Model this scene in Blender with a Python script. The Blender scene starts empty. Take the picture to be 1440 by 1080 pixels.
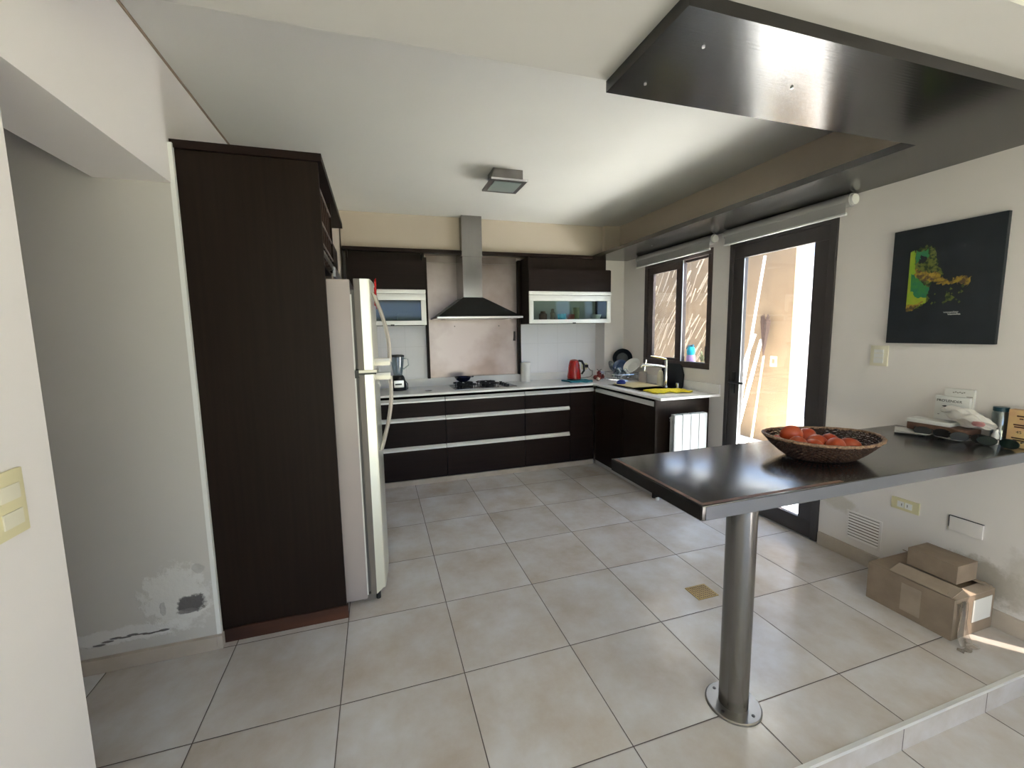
import bpy, bmesh, math, random
from mathutils import Vector, Matrix, Euler
random.seed(7)
C = bpy.context.scene.collection
U = 0.5            # one floor tile = 0.5 m; the room is laid out in tiles
PI = math.pi

# ------------------------------------------------------------------ materials
def mat(name, col, rough=0.5, metal=0.0, coat=0.0, trans=0.0, ior=1.45, emis=None, es=0.0, aniso=0.0, spec=None, alpha=1.0):
    m = bpy.data.materials.new(name); m.use_nodes = True
    b = m.node_tree.nodes['Principled BSDF']
    b.inputs['Base Color'].default_value = (*col, 1)
    b.inputs['Roughness'].default_value = rough
    b.inputs['Metallic'].default_value = metal
    b.inputs['Coat Weight'].default_value = coat
    b.inputs['Coat Roughness'].default_value = 0.15
    b.inputs['Transmission Weight'].default_value = trans
    b.inputs['IOR'].default_value = ior
    b.inputs['Anisotropic'].default_value = aniso
    if spec is not None: b.inputs['Specular IOR Level'].default_value = spec
    if emis:
        b.inputs['Emission Color'].default_value = (*emis, 1); b.inputs['Emission Strength'].default_value = es
    b.inputs['Alpha'].default_value = alpha
    return m

def nodes(m): return m.node_tree.nodes, m.node_tree.links, m.node_tree.nodes['Principled BSDF']

def noisy(name, c1, c2, scale=3.0, rough=0.6, bump=0.0, bscale=60, stretch=(1, 1, 1), metal=0.0, coat=0.0, detail=4, r2=None, spec=None, pos=(0.35, 0.65)):
    """colour varies between c1 and c2 with noise; optional fine bump"""
    m = mat(name, c1, rough, metal, coat, spec=spec); N, L, b = nodes(m)
    geo = N.new('ShaderNodeNewGeometry'); mp = N.new('ShaderNodeMapping'); mp.inputs['Scale'].default_value = stretch
    L.new(geo.outputs['Position'], mp.inputs['Vector'])
    n = N.new('ShaderNodeTexNoise'); n.inputs['Scale'].default_value = scale; n.inputs['Detail'].default_value = detail
    L.new(mp.outputs['Vector'], n.inputs['Vector'])
    r = N.new('ShaderNodeValToRGB'); r.color_ramp.elements[0].position = pos[0]; r.color_ramp.elements[1].position = pos[1]
    r.color_ramp.elements[0].color = (*c1, 1); r.color_ramp.elements[1].color = (*c2, 1)
    L.new(n.outputs['Fac'], r.inputs['Fac']); L.new(r.outputs['Color'], b.inputs['Base Color'])
    if r2 is not None:
        mr = N.new('ShaderNodeMapRange'); mr.inputs['To Min'].default_value = rough; mr.inputs['To Max'].default_value = r2
        L.new(n.outputs['Fac'], mr.inputs['Value']); L.new(mr.outputs['Result'], b.inputs['Roughness'])
    if bump:
        n2 = N.new('ShaderNodeTexNoise'); n2.inputs['Scale'].default_value = bscale; n2.inputs['Detail'].default_value = 3
        L.new(mp.outputs['Vector'], n2.inputs['Vector'])
        bp = N.new('ShaderNodeBump'); bp.inputs['Strength'].default_value = bump; bp.inputs['Distance'].default_value = 0.004
        L.new(n2.outputs['Fac'], bp.inputs['Height']); L.new(bp.outputs['Normal'], b.inputs['Normal'])
    return m

def thin_glass(name, tint=(1, 1, 1), refl=0.06, rough=0.0):
    m = bpy.data.materials.new(name); m.use_nodes = True; N = m.node_tree.nodes; L = m.node_tree.links
    N.remove(N['Principled BSDF']); out = N['Material Output']
    t = N.new('ShaderNodeBsdfTransparent'); t.inputs['Color'].default_value = (*tint, 1)
    g = N.new('ShaderNodeBsdfGlossy'); g.inputs['Roughness'].default_value = rough
    lw = N.new('ShaderNodeLayerWeight'); lw.inputs['Blend'].default_value = .5
    pw = N.new('ShaderNodeMath'); pw.operation = 'POWER'; pw.inputs[1].default_value = 5; L.new(lw.outputs['Facing'], pw.inputs[0])
    ad = N.new('ShaderNodeMath'); ad.operation = 'ADD'; ad.inputs[1].default_value = refl; ad.use_clamp = True
    L.new(pw.outputs[0], ad.inputs[0])
    mx = N.new('ShaderNodeMixShader'); L.new(ad.outputs[0], mx.inputs['Fac']); L.new(t.outputs[0], mx.inputs[1]); L.new(g.outputs[0], mx.inputs[2])
    L.new(mx.outputs[0], out.inputs['Surface'])
    return m

def stained_paint(name, base, blobs, scale_noise=9.0, edge=0.25):
    """wall paint with damp / flaked stains of their own shape. blobs: (centre xyz, radii xyz, colour, strength)"""
    m = mat(name, base, 0.75, spec=0.25); N, L, b = nodes(m)
    geo = N.new('ShaderNodeNewGeometry')
    n1 = N.new('ShaderNodeTexNoise'); n1.inputs['Scale'].default_value = 1.3; n1.inputs['Detail'].default_value = 3
    L.new(geo.outputs['Position'], n1.inputs['Vector'])
    r = N.new('ShaderNodeValToRGB'); r.color_ramp.elements[0].position = .3; r.color_ramp.elements[1].position = .7
    r.color_ramp.elements[0].color = (*[c * .96 for c in base], 1); r.color_ramp.elements[1].color = (*base, 1)
    L.new(n1.outputs['Fac'], r.inputs['Fac']); cur = r.outputs['Color']
    nz = N.new('ShaderNodeTexNoise'); nz.inputs['Scale'].default_value = scale_noise; nz.inputs['Detail'].default_value = 6; nz.inputs['Roughness'].default_value = .7
    L.new(geo.outputs['Position'], nz.inputs['Vector'])
    hsum = None
    for (c, rad, col, st) in blobs:
        s = N.new('ShaderNodeVectorMath'); s.operation = 'SUBTRACT'; s.inputs[1].default_value = c; L.new(geo.outputs['Position'], s.inputs[0])
        d = N.new('ShaderNodeVectorMath'); d.operation = 'DIVIDE'; d.inputs[1].default_value = rad; L.new(s.outputs[0], d.inputs[0])
        ln = N.new('ShaderNodeVectorMath'); ln.operation = 'LENGTH'; L.new(d.outputs[0], ln.inputs[0])
        a = N.new('ShaderNodeMath'); a.operation = 'MULTIPLY_ADD'; a.inputs[1].default_value = 1.8; a.inputs[2].default_value = -0.9; L.new(nz.outputs['Fac'], a.inputs[0])
        q = N.new('ShaderNodeMath'); q.operation = 'ADD'; L.new(ln.outputs['Value'], q.inputs[0]); L.new(a.outputs[0], q.inputs[1])
        mr = N.new('ShaderNodeMapRange'); mr.inputs['From Min'].default_value = 1 + edge; mr.inputs['From Max'].default_value = 1 - edge
        mr.inputs['To Min'].default_value = 0; mr.inputs['To Max'].default_value = st; L.new(q.outputs[0], mr.inputs['Value'])
        mx = N.new('ShaderNodeMix'); mx.data_type = 'RGBA'; mx.inputs['B'].default_value = (*col, 1)
        L.new(mr.outputs['Result'], mx.inputs['Factor']); L.new(cur, mx.inputs['A']); cur = mx.outputs['Result']
        hs = N.new('ShaderNodeMath'); hs.operation = 'MULTIPLY'; L.new(mr.outputs['Result'], hs.inputs[0]); L.new(nz.outputs['Fac'], hs.inputs[1])
        if hsum is None: hsum = hs.outputs[0]
        else:
            ad = N.new('ShaderNodeMath'); ad.operation = 'ADD'; L.new(hsum, ad.inputs[0]); L.new(hs.outputs[0], ad.inputs[1]); hsum = ad.outputs[0]
    L.new(cur, b.inputs['Base Color'])
    if hsum is not None:
        bp = N.new('ShaderNodeBump'); bp.inputs['Strength'].default_value = .6; bp.inputs['Distance'].default_value = .008
        L.new(hsum, bp.inputs['Height']); L.new(bp.outputs['Normal'], b.inputs['Normal'])
    return m

def tile_floor(name):
    m = mat(name, (.5, .45, .4), .35, coat=0.0, ior=1.55); N, L, b = nodes(m)
    geo = N.new('ShaderNodeNewGeometry'); sp = N.new('ShaderNodeSeparateXYZ'); L.new(geo.outputs['Position'], sp.inputs[0])
    def M(op, a, bb=None, c=None):
        n = N.new('ShaderNodeMath'); n.operation = op
        for i, v in enumerate((a, bb, c)):
            if v is None: continue
            if isinstance(v, (int, float)): n.inputs[i].default_value = v
            else: L.new(v, n.inputs[i])
        return n.outputs[0]
    ds = []
    ids = []
    for k in ('X', 'Y'):
        t = M('DIVIDE', sp.outputs[k], U); t = M('ADD', t, 20.0)
        fr = M('FRACT', t); ids.append(M('FLOOR', t))
        d = M('ABSOLUTE', M('SUBTRACT', fr, 0.5)); ds.append(d)
    g = M('MAXIMUM', ds[0], ds[1])                       # .5 at the joint
    mask = M('GREATER_THAN', g, 0.5 - 0.0038)
    soft = N.new('ShaderNodeMapRange'); soft.inputs['From Min'].default_value = .5 - .010; soft.inputs['From Max'].default_value = .5 - .004; L.new(g, soft.inputs['Value'])
    cmb = N.new('ShaderNodeCombineXYZ'); L.new(ids[0], cmb.inputs[0]); L.new(ids[1], cmb.inputs[1])
    wn = N.new('ShaderNodeTexWhiteNoise'); wn.noise_dimensions = '2D'; L.new(cmb.outputs[0], wn.inputs['Vector'])
    n1 = N.new('ShaderNodeTexNoise'); n1.noise_dimensions = '4D'; n1.inputs['Scale'].default_value = 3.4; n1.inputs['Detail'].default_value = 6; n1.inputs['Roughness'].default_value = .62
    L.new(geo.outputs['Position'], n1.inputs['Vector']); L.new(M('MULTIPLY', wn.outputs['Value'], 30.0), n1.inputs['W'])
    r = N.new('ShaderNodeValToRGB'); e = r.color_ramp.elements
    e[0].position = .32; e[0].color = (.49, .425, .365, 1); e[1].position = .68; e[1].color = (.65, .645, .665, 1)
    L.new(n1.outputs['Fac'], r.inputs['Fac'])
    hs = N.new('ShaderNodeHueSaturation'); L.new(r.outputs['Color'], hs.inputs['Color']); L.new(M('MULTIPLY_ADD', wn.outputs['Value'], .10, .95), hs.inputs['Value'])
    mx = N.new('ShaderNodeMix'); mx.data_type = 'RGBA'; mx.inputs['B'].default_value = (.07, .05, .045, 1)
    L.new(mask, mx.inputs['Factor']); L.new(hs.outputs['Color'], mx.inputs['A']); L.new(mx.outputs['Result'], b.inputs['Base Color'])
    rr = M('MULTIPLY_ADD', n1.outputs['Fac'], .07, .20); rr = M('ADD', rr, M('MULTIPLY', mask, .4)); L.new(rr, b.inputs['Roughness'])
    bp = N.new('ShaderNodeBump'); bp.inputs['Strength'].default_value = .35; bp.inputs['Distance'].default_value = .003; bp.invert = True
    L.new(soft.outputs['Result'], bp.inputs['Height']); L.new(bp.outputs['Normal'], b.inputs['Normal'])
    return m

def wood_dark(name, c1, c2, rough, stretch, coat=0.0, spec=.5, aniso=0.0):
    m = noisy(name, c1, c2, scale=55, rough=rough, bump=.05, bscale=150, stretch=stretch, coat=coat, detail=5, spec=spec if coat else .18)
    nodes(m)[2].inputs['IOR'].default_value = 1.5 + .5 * coat; nodes(m)[2].inputs['Coat IOR'].default_value = 1.7
    return m

PAINT = (.80, .76, .735)
M = dict(
    wall=stained_paint('wall_paint', PAINT, []),
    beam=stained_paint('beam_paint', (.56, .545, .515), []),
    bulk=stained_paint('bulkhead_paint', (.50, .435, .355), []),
    ceil=noisy('ceiling_paint', (.69, .68, .64), (.66, .65, .61), 1.2, .8, spec=.2),
    wall_right=stained_paint('right_wall_paint', PAINT, [
        ((3.5, -.46, .20), (.4, .16, .10), (.40, .36, .30), .85), ((3.5, -.62, .26), (.4, .10, .13), (.56, .52, .47), .6),
        ((3.5, .20, .33), (.4, .09, .05), (.60, .55, .46), .7)], 14),
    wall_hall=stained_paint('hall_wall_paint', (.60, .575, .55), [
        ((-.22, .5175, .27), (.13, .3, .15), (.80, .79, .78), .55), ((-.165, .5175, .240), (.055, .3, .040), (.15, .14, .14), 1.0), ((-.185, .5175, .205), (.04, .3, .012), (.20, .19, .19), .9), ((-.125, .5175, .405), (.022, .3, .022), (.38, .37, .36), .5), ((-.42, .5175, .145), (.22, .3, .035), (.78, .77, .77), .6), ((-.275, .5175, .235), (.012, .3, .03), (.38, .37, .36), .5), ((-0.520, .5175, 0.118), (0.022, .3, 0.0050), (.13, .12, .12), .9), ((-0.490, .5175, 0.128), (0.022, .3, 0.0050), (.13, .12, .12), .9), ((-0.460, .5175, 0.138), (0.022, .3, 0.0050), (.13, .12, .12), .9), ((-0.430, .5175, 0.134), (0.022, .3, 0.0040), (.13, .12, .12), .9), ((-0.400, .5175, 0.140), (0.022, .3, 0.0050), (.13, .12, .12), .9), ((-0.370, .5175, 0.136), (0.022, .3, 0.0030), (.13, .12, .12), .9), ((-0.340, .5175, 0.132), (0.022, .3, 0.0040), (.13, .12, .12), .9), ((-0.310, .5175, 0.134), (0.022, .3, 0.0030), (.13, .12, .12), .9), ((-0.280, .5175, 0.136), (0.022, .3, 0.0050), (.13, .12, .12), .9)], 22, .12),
    floor=tile_floor('beige_porcelain_tile'),
    skirt=noisy('skirting_tile', (.52, .46, .40), (.44, .38, .32), 6, .4),
    wenge=wood_dark('wenge_laminate', (.011, .0055, .0033), (.015, .0078, .0047), .55, (1, 1, .03)),
    wenge_h=wood_dark('wenge_laminate_wide', (.0095, .0040, .0030), (.0135, .0062, .0045), .5, (.03, 1, 1)),
    wenge_bar=wood_dark('wenge_bar_top', (.009, .0075, .007), (.014, .012, .0105), .22, (.03, 1, 1), coat=.45, spec=.6, aniso=.0),
    wenge_soffit=wood_dark('wenge_soffit', (.0035, .0025, .002), (.006, .0045, .0035), .21, (.03, 1, 1), coat=.18, spec=.5),
    redwood=noisy('worn_red_plinth', (.10, .035, .018), (.045, .018, .011), 9, .5, .3, 40, (.2, 1, 1)),
    rack_edge=mat('rack_edging_grey', (.20, .16, .14), .35),
    wenge_edge=mat('wenge_edge_brown', (.035, .016, .010), .4),  # lighter, browner wenge for the rack dividers
    alu=mat('brushed_aluminium', (.62, .62, .64), .32, 1.0),
    aluw=mat('satin_aluminium_light', (.80, .80, .78), .42, .35),
    steel=noisy('stainless_steel', (.24, .23, .22), (.32, .31, .30), 4, .22, .05, 90, (1, 1, .04), metal=1.0),
    steel_panel=noisy('steel_back_panel', (.24, .19, .18), (.40, .345, .34), 2.2, .26, .04, 60, (1, 1, 1), metal=1.0, r2=.40),
    chrome=mat('chrome', (.8, .8, .82), .1, 1.0),
    darkmetal=mat('dark_painted_metal', (.052, .045, .046), .38),
    darkframe=noisy('dark_brown_frame', (.055, .038, .036), (.075, .054, .050), 30, .38),
    black=mat('black_plastic', (.012, .012, .013), .35),
    blackg=mat('black_gloss', (.008, .008, .010), .12, coat=.6),
    iron=mat('cast_iron', (.012, .012, .013), .5),
    white=mat('white_enamel', (.82, .82, .81), .3),
    counter=noisy('white_laminate_worktop', (.88, .87, .86), (.83, .82, .81), 5, .22),
    tile_w=mat('white_wall_tile', (.74, .74, .76), .25),
    cream=mat('cream_plastic', (.70, .64, .40), .4),
    cream2=mat('cream_plastic_pale', (.74, .70, .56), .4),
    white_p=mat('white_plastic', (.75, .75, .73), .4),
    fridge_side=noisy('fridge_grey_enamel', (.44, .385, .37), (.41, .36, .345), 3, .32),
    fridge_door=mat('fridge_silver_enamel', (.84, .84, .74), .30, .6, coat=.5),
    fridge_trim=mat('fridge_plastic_trim', (.19, .17, .15), .5),
    handle_m=mat('fridge_handle_silver', (.44, .41, .37), .28, .6),
    gasket=mat('gasket_grey', (.22, .21, .20), .6),
    red=mat('red_kettle_plastic', (.40, .012, .010), .2, coat=.3),
    redd=mat('dark_red', (.22, .025, .02), .4),
    teal=noisy('teal_cloth', (.01, .12, .16), (.02, .20, .26), 40, .9, .4, 200),
    yellow=noisy('yellow_cloth', (.80, .66, .03), (.62, .50, .02), 60, .9, .6, 160),
    blue=mat('blue_sponge', (.01, .03, .22), .7),
    glass=thin_glass('window_pane', (.96, .98, .97), .02),
    glass_cab=thin_glass('cabinet_glass', (.78, .84, .82), .03, .06),
    clear=thin_glass('clear_glass', (.74, .80, .83), .18, .04),
    paper=mat('white_paper', (.74, .73, .70), .8),
    card=noisy('brown_cardboard', (.30, .23, .17), (.25, .19, .14), 12, .8, .1, 50),
    card_l=noisy('light_cardboard', (.40, .32, .25), (.34, .27, .21), 12, .8, .1, 50),
    wicker=noisy('dark_wicker', (.018, .009, .006), (.07, .034, .022), 90, .5, .5, 200),
    wicker_l=noisy('rim_wicker', (.16, .085, .05), (.34, .22, .14), 120, .5, .4, 200),
    tomato=noisy('tomato_skin', (.36, .035, .012), (.46, .075, .02), 7, .32, coat=.15),
    blind=mat('grey_roller_fabric', (.42, .415, .41), .85),
    canvas=noisy('black_blue_canvas', (.012, .016, .021), (.018, .022, .029), 8, .6, .1, 300),
    brass=noisy('brass_grate', (.42, .30, .12), (.30, .21, .08), 80, .4, .3, 300, metal=.8),
    rad=mat('radiator_white', (.48, .50, .52), .35),
    leather=noisy('brown_leather', (.19, .10, .065), (.13, .065, .045), 30, .5, .2, 200),
    ochre=noisy('ochre_stucco', (.155, .105, .060), (.135, .090, .051), 5, .9, .5, 60),
    ochre_p=mat('ochre_switch', (.80, .60, .38), .5),
    reed=noisy('pale_reed', (.29, .235, .175), (.23, .18, .13), 25, .7),
    reedg=noisy('green_reed', (.28, .30, .16), (.34, .32, .20), 25, .7),
    patio=noisy('patio_paving', (.68, .67, .66), (.60, .59, .58), 6, .7),
    lawn=noisy('lawn_grass', (.125, .13, .085), (.17, .175, .115), 20, .9, .5, 90),
    hedge=noisy('hedge_leaves', (.12, .14, .07), (.18, .20, .10), 14, .8, .8, 40),
    towel=mat('kitchen_paper', (.84, .83, .80), .9),
    bulb=mat('frosted_glass', (.24, .29, .27), .3),
    cyan=mat('turquoise_plastic', (.02, .52, .75), .35),
    lilac=mat('lilac_label', (.55, .38, .75), .5),
    pinkish=mat('pink_ham', (.45, .20, .20), .5),
    bag=noisy('white_plastic_bag', (.66, .63, .60), (.58, .56, .53), 30, .45, .7, 30),
    tea=noisy('tea_box_yellow', (.72, .52, .24), (.66, .40, .22), 20, .6),
    oldwood=noisy('pale_wood_board', (.62, .52, .30), (.52, .42, .22), 10, .5, stretch=(1, .1, 1)),
    tape=thin_glass('clear_packing_tape', (.80, .79, .76), .16, .12),
)

# steel panel grid wall tiles
def wall_tiles(name):
    m = mat(name, (.88, .88, .94), .22); N, L, b = nodes(m)
    geo = N.new('ShaderNodeNewGeometry'); mp = N.new('ShaderNodeMapping'); mp.inputs['Rotation'].default_value = (PI / 2, 0, 0)
    L.new(geo.outputs['Position'], mp.inputs['Vector'])
    bk = N.new('ShaderNodeTexBrick'); bk.offset = 0; bk.inputs['Scale'].default_value = 1.0
    bk.inputs['Brick Width'].default_value = .25; bk.inputs['Row Height'].default_value = .33; bk.inputs['Mortar Size'].default_value = .0018
    bk.inputs['Color1'].default_value = (.86, .86, .90, 1); bk.inputs['Color2'].default_value = (.85, .85, .89, 1); bk.inputs['Mortar'].default_value = (.74, .74, .77, 1)
    L.new(mp.outputs[0], bk.inputs['Vector']); L.new(bk.outputs['Color'], b.inputs['Base Color'])
    return m
M['tile_w'] = wall_tiles('white_wall_tile_grid')

def stripes_mat(name, c1, c2, axis_scale, z=True):
    return noisy(name, c1, c2, 30, .5)

# ------------------------------------------------------------------ mesh helpers (all in metres, world coordinates)
class MB:
    def __init__(s): s.bm = bmesh.new()
    def box(s, x0, x1, y0, y1, z0, z1, bev=0.0):
        x0, x1 = min(x0, x1), max(x0, x1); y0, y1 = min(y0, y1), max(y0, y1); z0, z1 = min(z0, z1), max(z0, z1)
        vs = [s.bm.verts.new(p) for p in ((x0, y0, z0), (x1, y0, z0), (x1, y1, z0), (x0, y1, z0), (x0, y0, z1), (x1, y0, z1), (x1, y1, z1), (x0, y1, z1))]
        fs = [s.bm.faces.new([vs[i] for i in f]) for f in ((3, 2, 1, 0), (4, 5, 6, 7), (0, 1, 5, 4), (1, 2, 6, 5), (2, 3, 7, 6), (3, 0, 4, 7))]
        if bev > 0:
            es = list({e for f in fs for e in f.edges})
            bmesh.ops.bevel(s.bm, geom=es, offset=bev, segments=2, affect='EDGES', profile=.7)
        return s
    def t(s, x0, x1, y0, y1, z0, z1, bev=0.0):          # in tiles
        return s.box(x0 * U, x1 * U, y0 * U, y1 * U, z0 * U, z1 * U, bev)
    def tube(s, pts, r, n=10, caps=True):
        pts = [Vector(p) for p in pts]; rs = r if isinstance(r, (list, tuple)) else [r] * len(pts)
        rings = []; up = None
        for i, p in enumerate(pts):
            d = (pts[min(i + 1, len(pts) - 1)] - pts[max(i - 1, 0)]).normalized()
            if up is None:
                up = Vector((0, 0, 1)) if abs(d.z) < .9 else Vector((1, 0, 0))
            a = d.cross(up)
            if a.length < 1e-6: a = d.cross(Vector((0, 1, 0)))
            a.normalize(); b = a.cross(d).normalized(); up = b
            rings.append([s.bm.verts.new(p + (a * math.cos(2 * PI * k / n) + b * math.sin(2 * PI * k / n)) * rs[i]) for k in range(n)])
        for A, B in zip(rings, rings[1:]):
            for k in range(n): s.bm.faces.new((A[k], A[(k + 1) % n], B[(k + 1) % n], B[k]))
        if caps and n > 2:
            s.bm.faces.new(rings[0][::-1]); s.bm.faces.new(rings[-1])
        return s
    def lathe(s, prof, c=(0, 0, 0), n=32, sx=1, sy=1):   # prof: (r, z)
        rings = []
        for r, z in prof:
            if r < 1e-6: rings.append([s.bm.verts.new((c[0], c[1], c[2] + z))])
            else: rings.append([s.bm.verts.new((c[0] + r * sx * math.cos(2 * PI * k / n), c[1] + r * sy * math.sin(2 * PI * k / n), c[2] + z)) for k in range(n)])
        for A, B in zip(rings, rings[1:]):
            for k in range(n):
                k2 = (k + 1) % n
                if len(A) == 1 and len(B) == 1: continue
                if len(A) == 1: s.bm.faces.new((A[0], B[k2], B[k]))
                elif len(B) == 1: s.bm.faces.new((A[k], A[k2], B[0]))
                else: s.bm.faces.new((A[k], A[k2], B[k2], B[k]))
        return s
    def prism(s, poly, axis, a, b):
        """poly: 2D points in the two other axes (order xyz without axis); extruded from a to b along axis"""
        def P(u, v, w): return {'x': (w, u, v), 'y': (u, w, v), 'z': (u, v, w)}[axis]
        A = [s.bm.verts.new(P(u, v, a)) for u, v in poly]; B = [s.bm.verts.new(P(u, v, b)) for u, v in poly]
        s.bm.faces.new(A[::-1]); s.bm.faces.new(B); n = len(poly)
        for k in range(n): s.bm.faces.new((A[k], A[(k + 1) % n], B[(k + 1) % n], B[k]))
        return s
    def sheet(s, f, nu, nv, th=0.002):
        """f(u,v)->point, given thickness"""
        G = [[Vector(f(i / nu, j / nv)) for j in range(nv + 1)] for i in range(nu + 1)]
        def nrm(i, j):
            a = G[min(i + 1, nu)][j] - G[max(i - 1, 0)][j]; b = G[i][min(j + 1, nv)] - G[i][max(j - 1, 0)]
            c = a.cross(b); return c.normalized() if c.length > 1e-9 else Vector((0, 0, 1))
        T = [[s.bm.verts.new(G[i][j] + nrm(i, j) * th / 2) for j in range(nv + 1)] for i in range(nu + 1)]
        B = [[s.bm.verts.new(G[i][j] - nrm(i, j) * th / 2) for j in range(nv + 1)] for i in range(nu + 1)]
        for i in range(nu):
            for j in range(nv):
                s.bm.faces.new((T[i][j], T[i + 1][j], T[i + 1][j + 1], T[i][j + 1])); s.bm.faces.new((B[i][j], B[i][j + 1], B[i + 1][j + 1], B[i + 1][j]))
        for i in range(nu):
            s.bm.faces.new((T[i][0], B[i][0], B[i + 1][0], T[i + 1][0])); s.bm.faces.new((T[i][nv], T[i + 1][nv], B[i + 1][nv], B[i][nv]))
        for j in range(nv):
            s.bm.faces.new((T[0][j], T[0][j + 1], B[0][j + 1], B[0][j])); s.bm.faces.new((T[nu][j], B[nu][j], B[nu][j + 1], T[nu][j + 1]))
        return s
    def rot(s, ang, c, axis='Z'):
        bmesh.ops.rotate(s.bm, verts=s.bm.verts[:], cent=c, matrix=Matrix.Rotation(ang, 3, axis)); return s

def root_loc(o):
    while o.parent: o = o.parent
    return o.location.copy()

def obj(name, mb, m, parent=None, smooth=True, angle=35, **kw):
    bm = mb.bm; bmesh.ops.recalc_face_normals(bm, faces=bm.faces[:])
    xs = [v.co for v in bm.verts]
    if parent is None:
        lo = Vector((min(v.x for v in xs), min(v.y for v in xs), min(v.z for v in xs))); hi = Vector((max(v.x for v in xs), max(v.y for v in xs), max(v.z for v in xs)))
        org = Vector(((lo.x + hi.x) / 2, (lo.y + hi.y) / 2, lo.z))
    else: org = root_loc(parent)
    for v in bm.verts: v.co -= org
    me = bpy.data.meshes.new(name); bm.to_mesh(me); bm.free()
    if smooth:
        for p in me.polygons: p.use_smooth = True
        me.set_sharp_from_angle(angle=math.radians(angle))
    me.materials.append(m if not isinstance(m, str) else M[m])
    o = bpy.data.objects.new(name, me); C.objects.link(o)
    if parent is None: o.location = org
    else: o.parent = parent
    for k, v in kw.items(): o[k] = v
    return o
def thing(name, label, cat, loc, group=None):
    o = bpy.data.objects.new(name, None); C.objects.link(o); o.location = loc; o.empty_display_size = .1
    o['label'] = label; o['category'] = cat
    if group: o['group'] = group
    return o
def tag(o, label, cat, group=None):
    o['label'] = label; o['category'] = cat
    if group: o['group'] = group
    return o
def struct(name, mb, m, parent=None):
    o = obj(name, mb, m, parent)
    if parent is None: o['kind'] = 'structure'
    return o
def text(body, size, m, loc, rot, parent, name='lettering', ext=.0004):
    cu = bpy.data.curves.new(name, 'FONT'); cu.body = body; cu.size = size; cu.extrude = ext; cu.align_x = 'CENTER'; cu.align_y = 'CENTER'
    cu.materials.append(M[m]); t = bpy.data.objects.new(name + '_tmp', cu); C.objects.link(t)
    dg = bpy.context.evaluated_depsgraph_get(); me = bpy.data.meshes.new_from_object(t.evaluated_get(dg))
    bpy.data.objects.remove(t)
    o = bpy.data.objects.new(name, me); C.objects.link(o); o.parent = parent
    o.location = Vector(loc) - root_loc(parent); o.rotation_euler = rot
    return o

# ------------------------------------------------------------------ the room shell (tiles)
XL, XR, YB, ZC = -0.15, 7.0, 5.8, 5.205
YN = -9.0          # living room far side behind the camera
fl = MB()
fl.t(-4.2, XR + .15, -1.46, YB + .4, -.4, 0)
fl.t(-4.2, XR + .15, YN - .4, -1.46, -.8, -.235)
struct('floor', fl, 'floor')
struct('trim_1', MB().t(-4.0, XR, -1.482, -1.455, -.022, .005), 'aluw')      # metal nosing of the step

w = MB()
w.t(-.68, XL, YN, -.67, -.3, ZC); w.t(-.68, XL, -.67, 1.035, 4.195, ZC); w.t(-.68, XL, 1.035, YB, 0, ZC)
struct('wall_left', w, 'wall')
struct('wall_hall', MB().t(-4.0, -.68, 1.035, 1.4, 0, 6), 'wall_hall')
struct('wall_hall_end', MB().t(-.684, XL - .004, 1.031, 1.0352, 0, 4.195), 'wall_hall')
struct('wall_hall_side', MB().t(-4.3, -4.0, YN, 1.4, -.3, 6), 'wall')
struct('wall_back', MB().t(-.7, XR + .15, YB, YB + .4, 0, ZC), 'wall')
w = MB()   # right wall with door, window, living-room opening, narrow slot added for sun streak
holes = dict(win=(2.67, 4.545, 2.19, 4.29), door=(.64, 2.29, -.01, 4.28))
w.t(XR, XR + .15, 4.545, YB + .4, -.1, ZC); w.t(XR, XR + .15, 2.67, 4.545, -.1, 2.19); w.t(XR, XR + .15, 2.67, 4.545, 4.29, ZC)
w.t(XR, XR + .15, 2.29, 2.67, -.1, ZC); w.t(XR, XR + .15, .64, 2.29, 4.28, ZC); w.t(XR, XR + .15, -1.50, .64, -.3, ZC)
w.t(XR, XR + .15, -6.8, -1.82, -.3, ZC); w.t(XR, XR + .15, -1.82, -1.50, 1.90, ZC); w.t(XR, XR + .15, -8.0, -6.8, 4.3, ZC); w.t(XR, XR + .15, YN - .4, -8.0, -.3, ZC)
struct('wall_right', w, 'wall_right')
w = MB(); w.t(-4.2, -.2, YN - .4, YN, -.4, ZC); w.t(6.8, XR + .4, YN - .4, YN, -.4, ZC); w.t(-.2, 6.8, YN - .4, YN, 4.6, ZC)
struct('wall_front', w, 'wall')
struct('ceiling', MB().t(-4.4, XR + .15, YN - .4, YB + .4, ZC, ZC + .4), 'ceil')
struct('trim_2', MB().t(XL, XR, -1.78, -.63, 4.55, ZC), 'beam')             # beam between kitchen and living room
struct('trim_3', MB().t(6.73, XR, -.63, YB, 4.55, ZC), 'bulk')              # bulkhead along the right wall
b_ = MB().t(.88, 6.73, 5.25, YB, 4.55, ZC); b_.t(6.36, 6.73, 5.14, 5.25, 4.55, ZC)
struct('trim_4', b_, 'bulk')                                               # bulkhead over the wall cabinets
struct('wall_column', MB().t(6.5, XR, 5.36, YB, 0, 4.55), 'wall')
struct('wall_fridge_side', MB().t(XL, .86, 3.3, YB, 0, ZC), 'bulk')
struct('slot_sun_dimmer', MB().t(XR + .06, XR + .075, -1.82, -1.50, -.3, 1.90), thin_glass('tinted_slot_pane', (.28, .26, .24), .03))  # unseen tinted pane added to dim the sun streak through the slot
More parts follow.
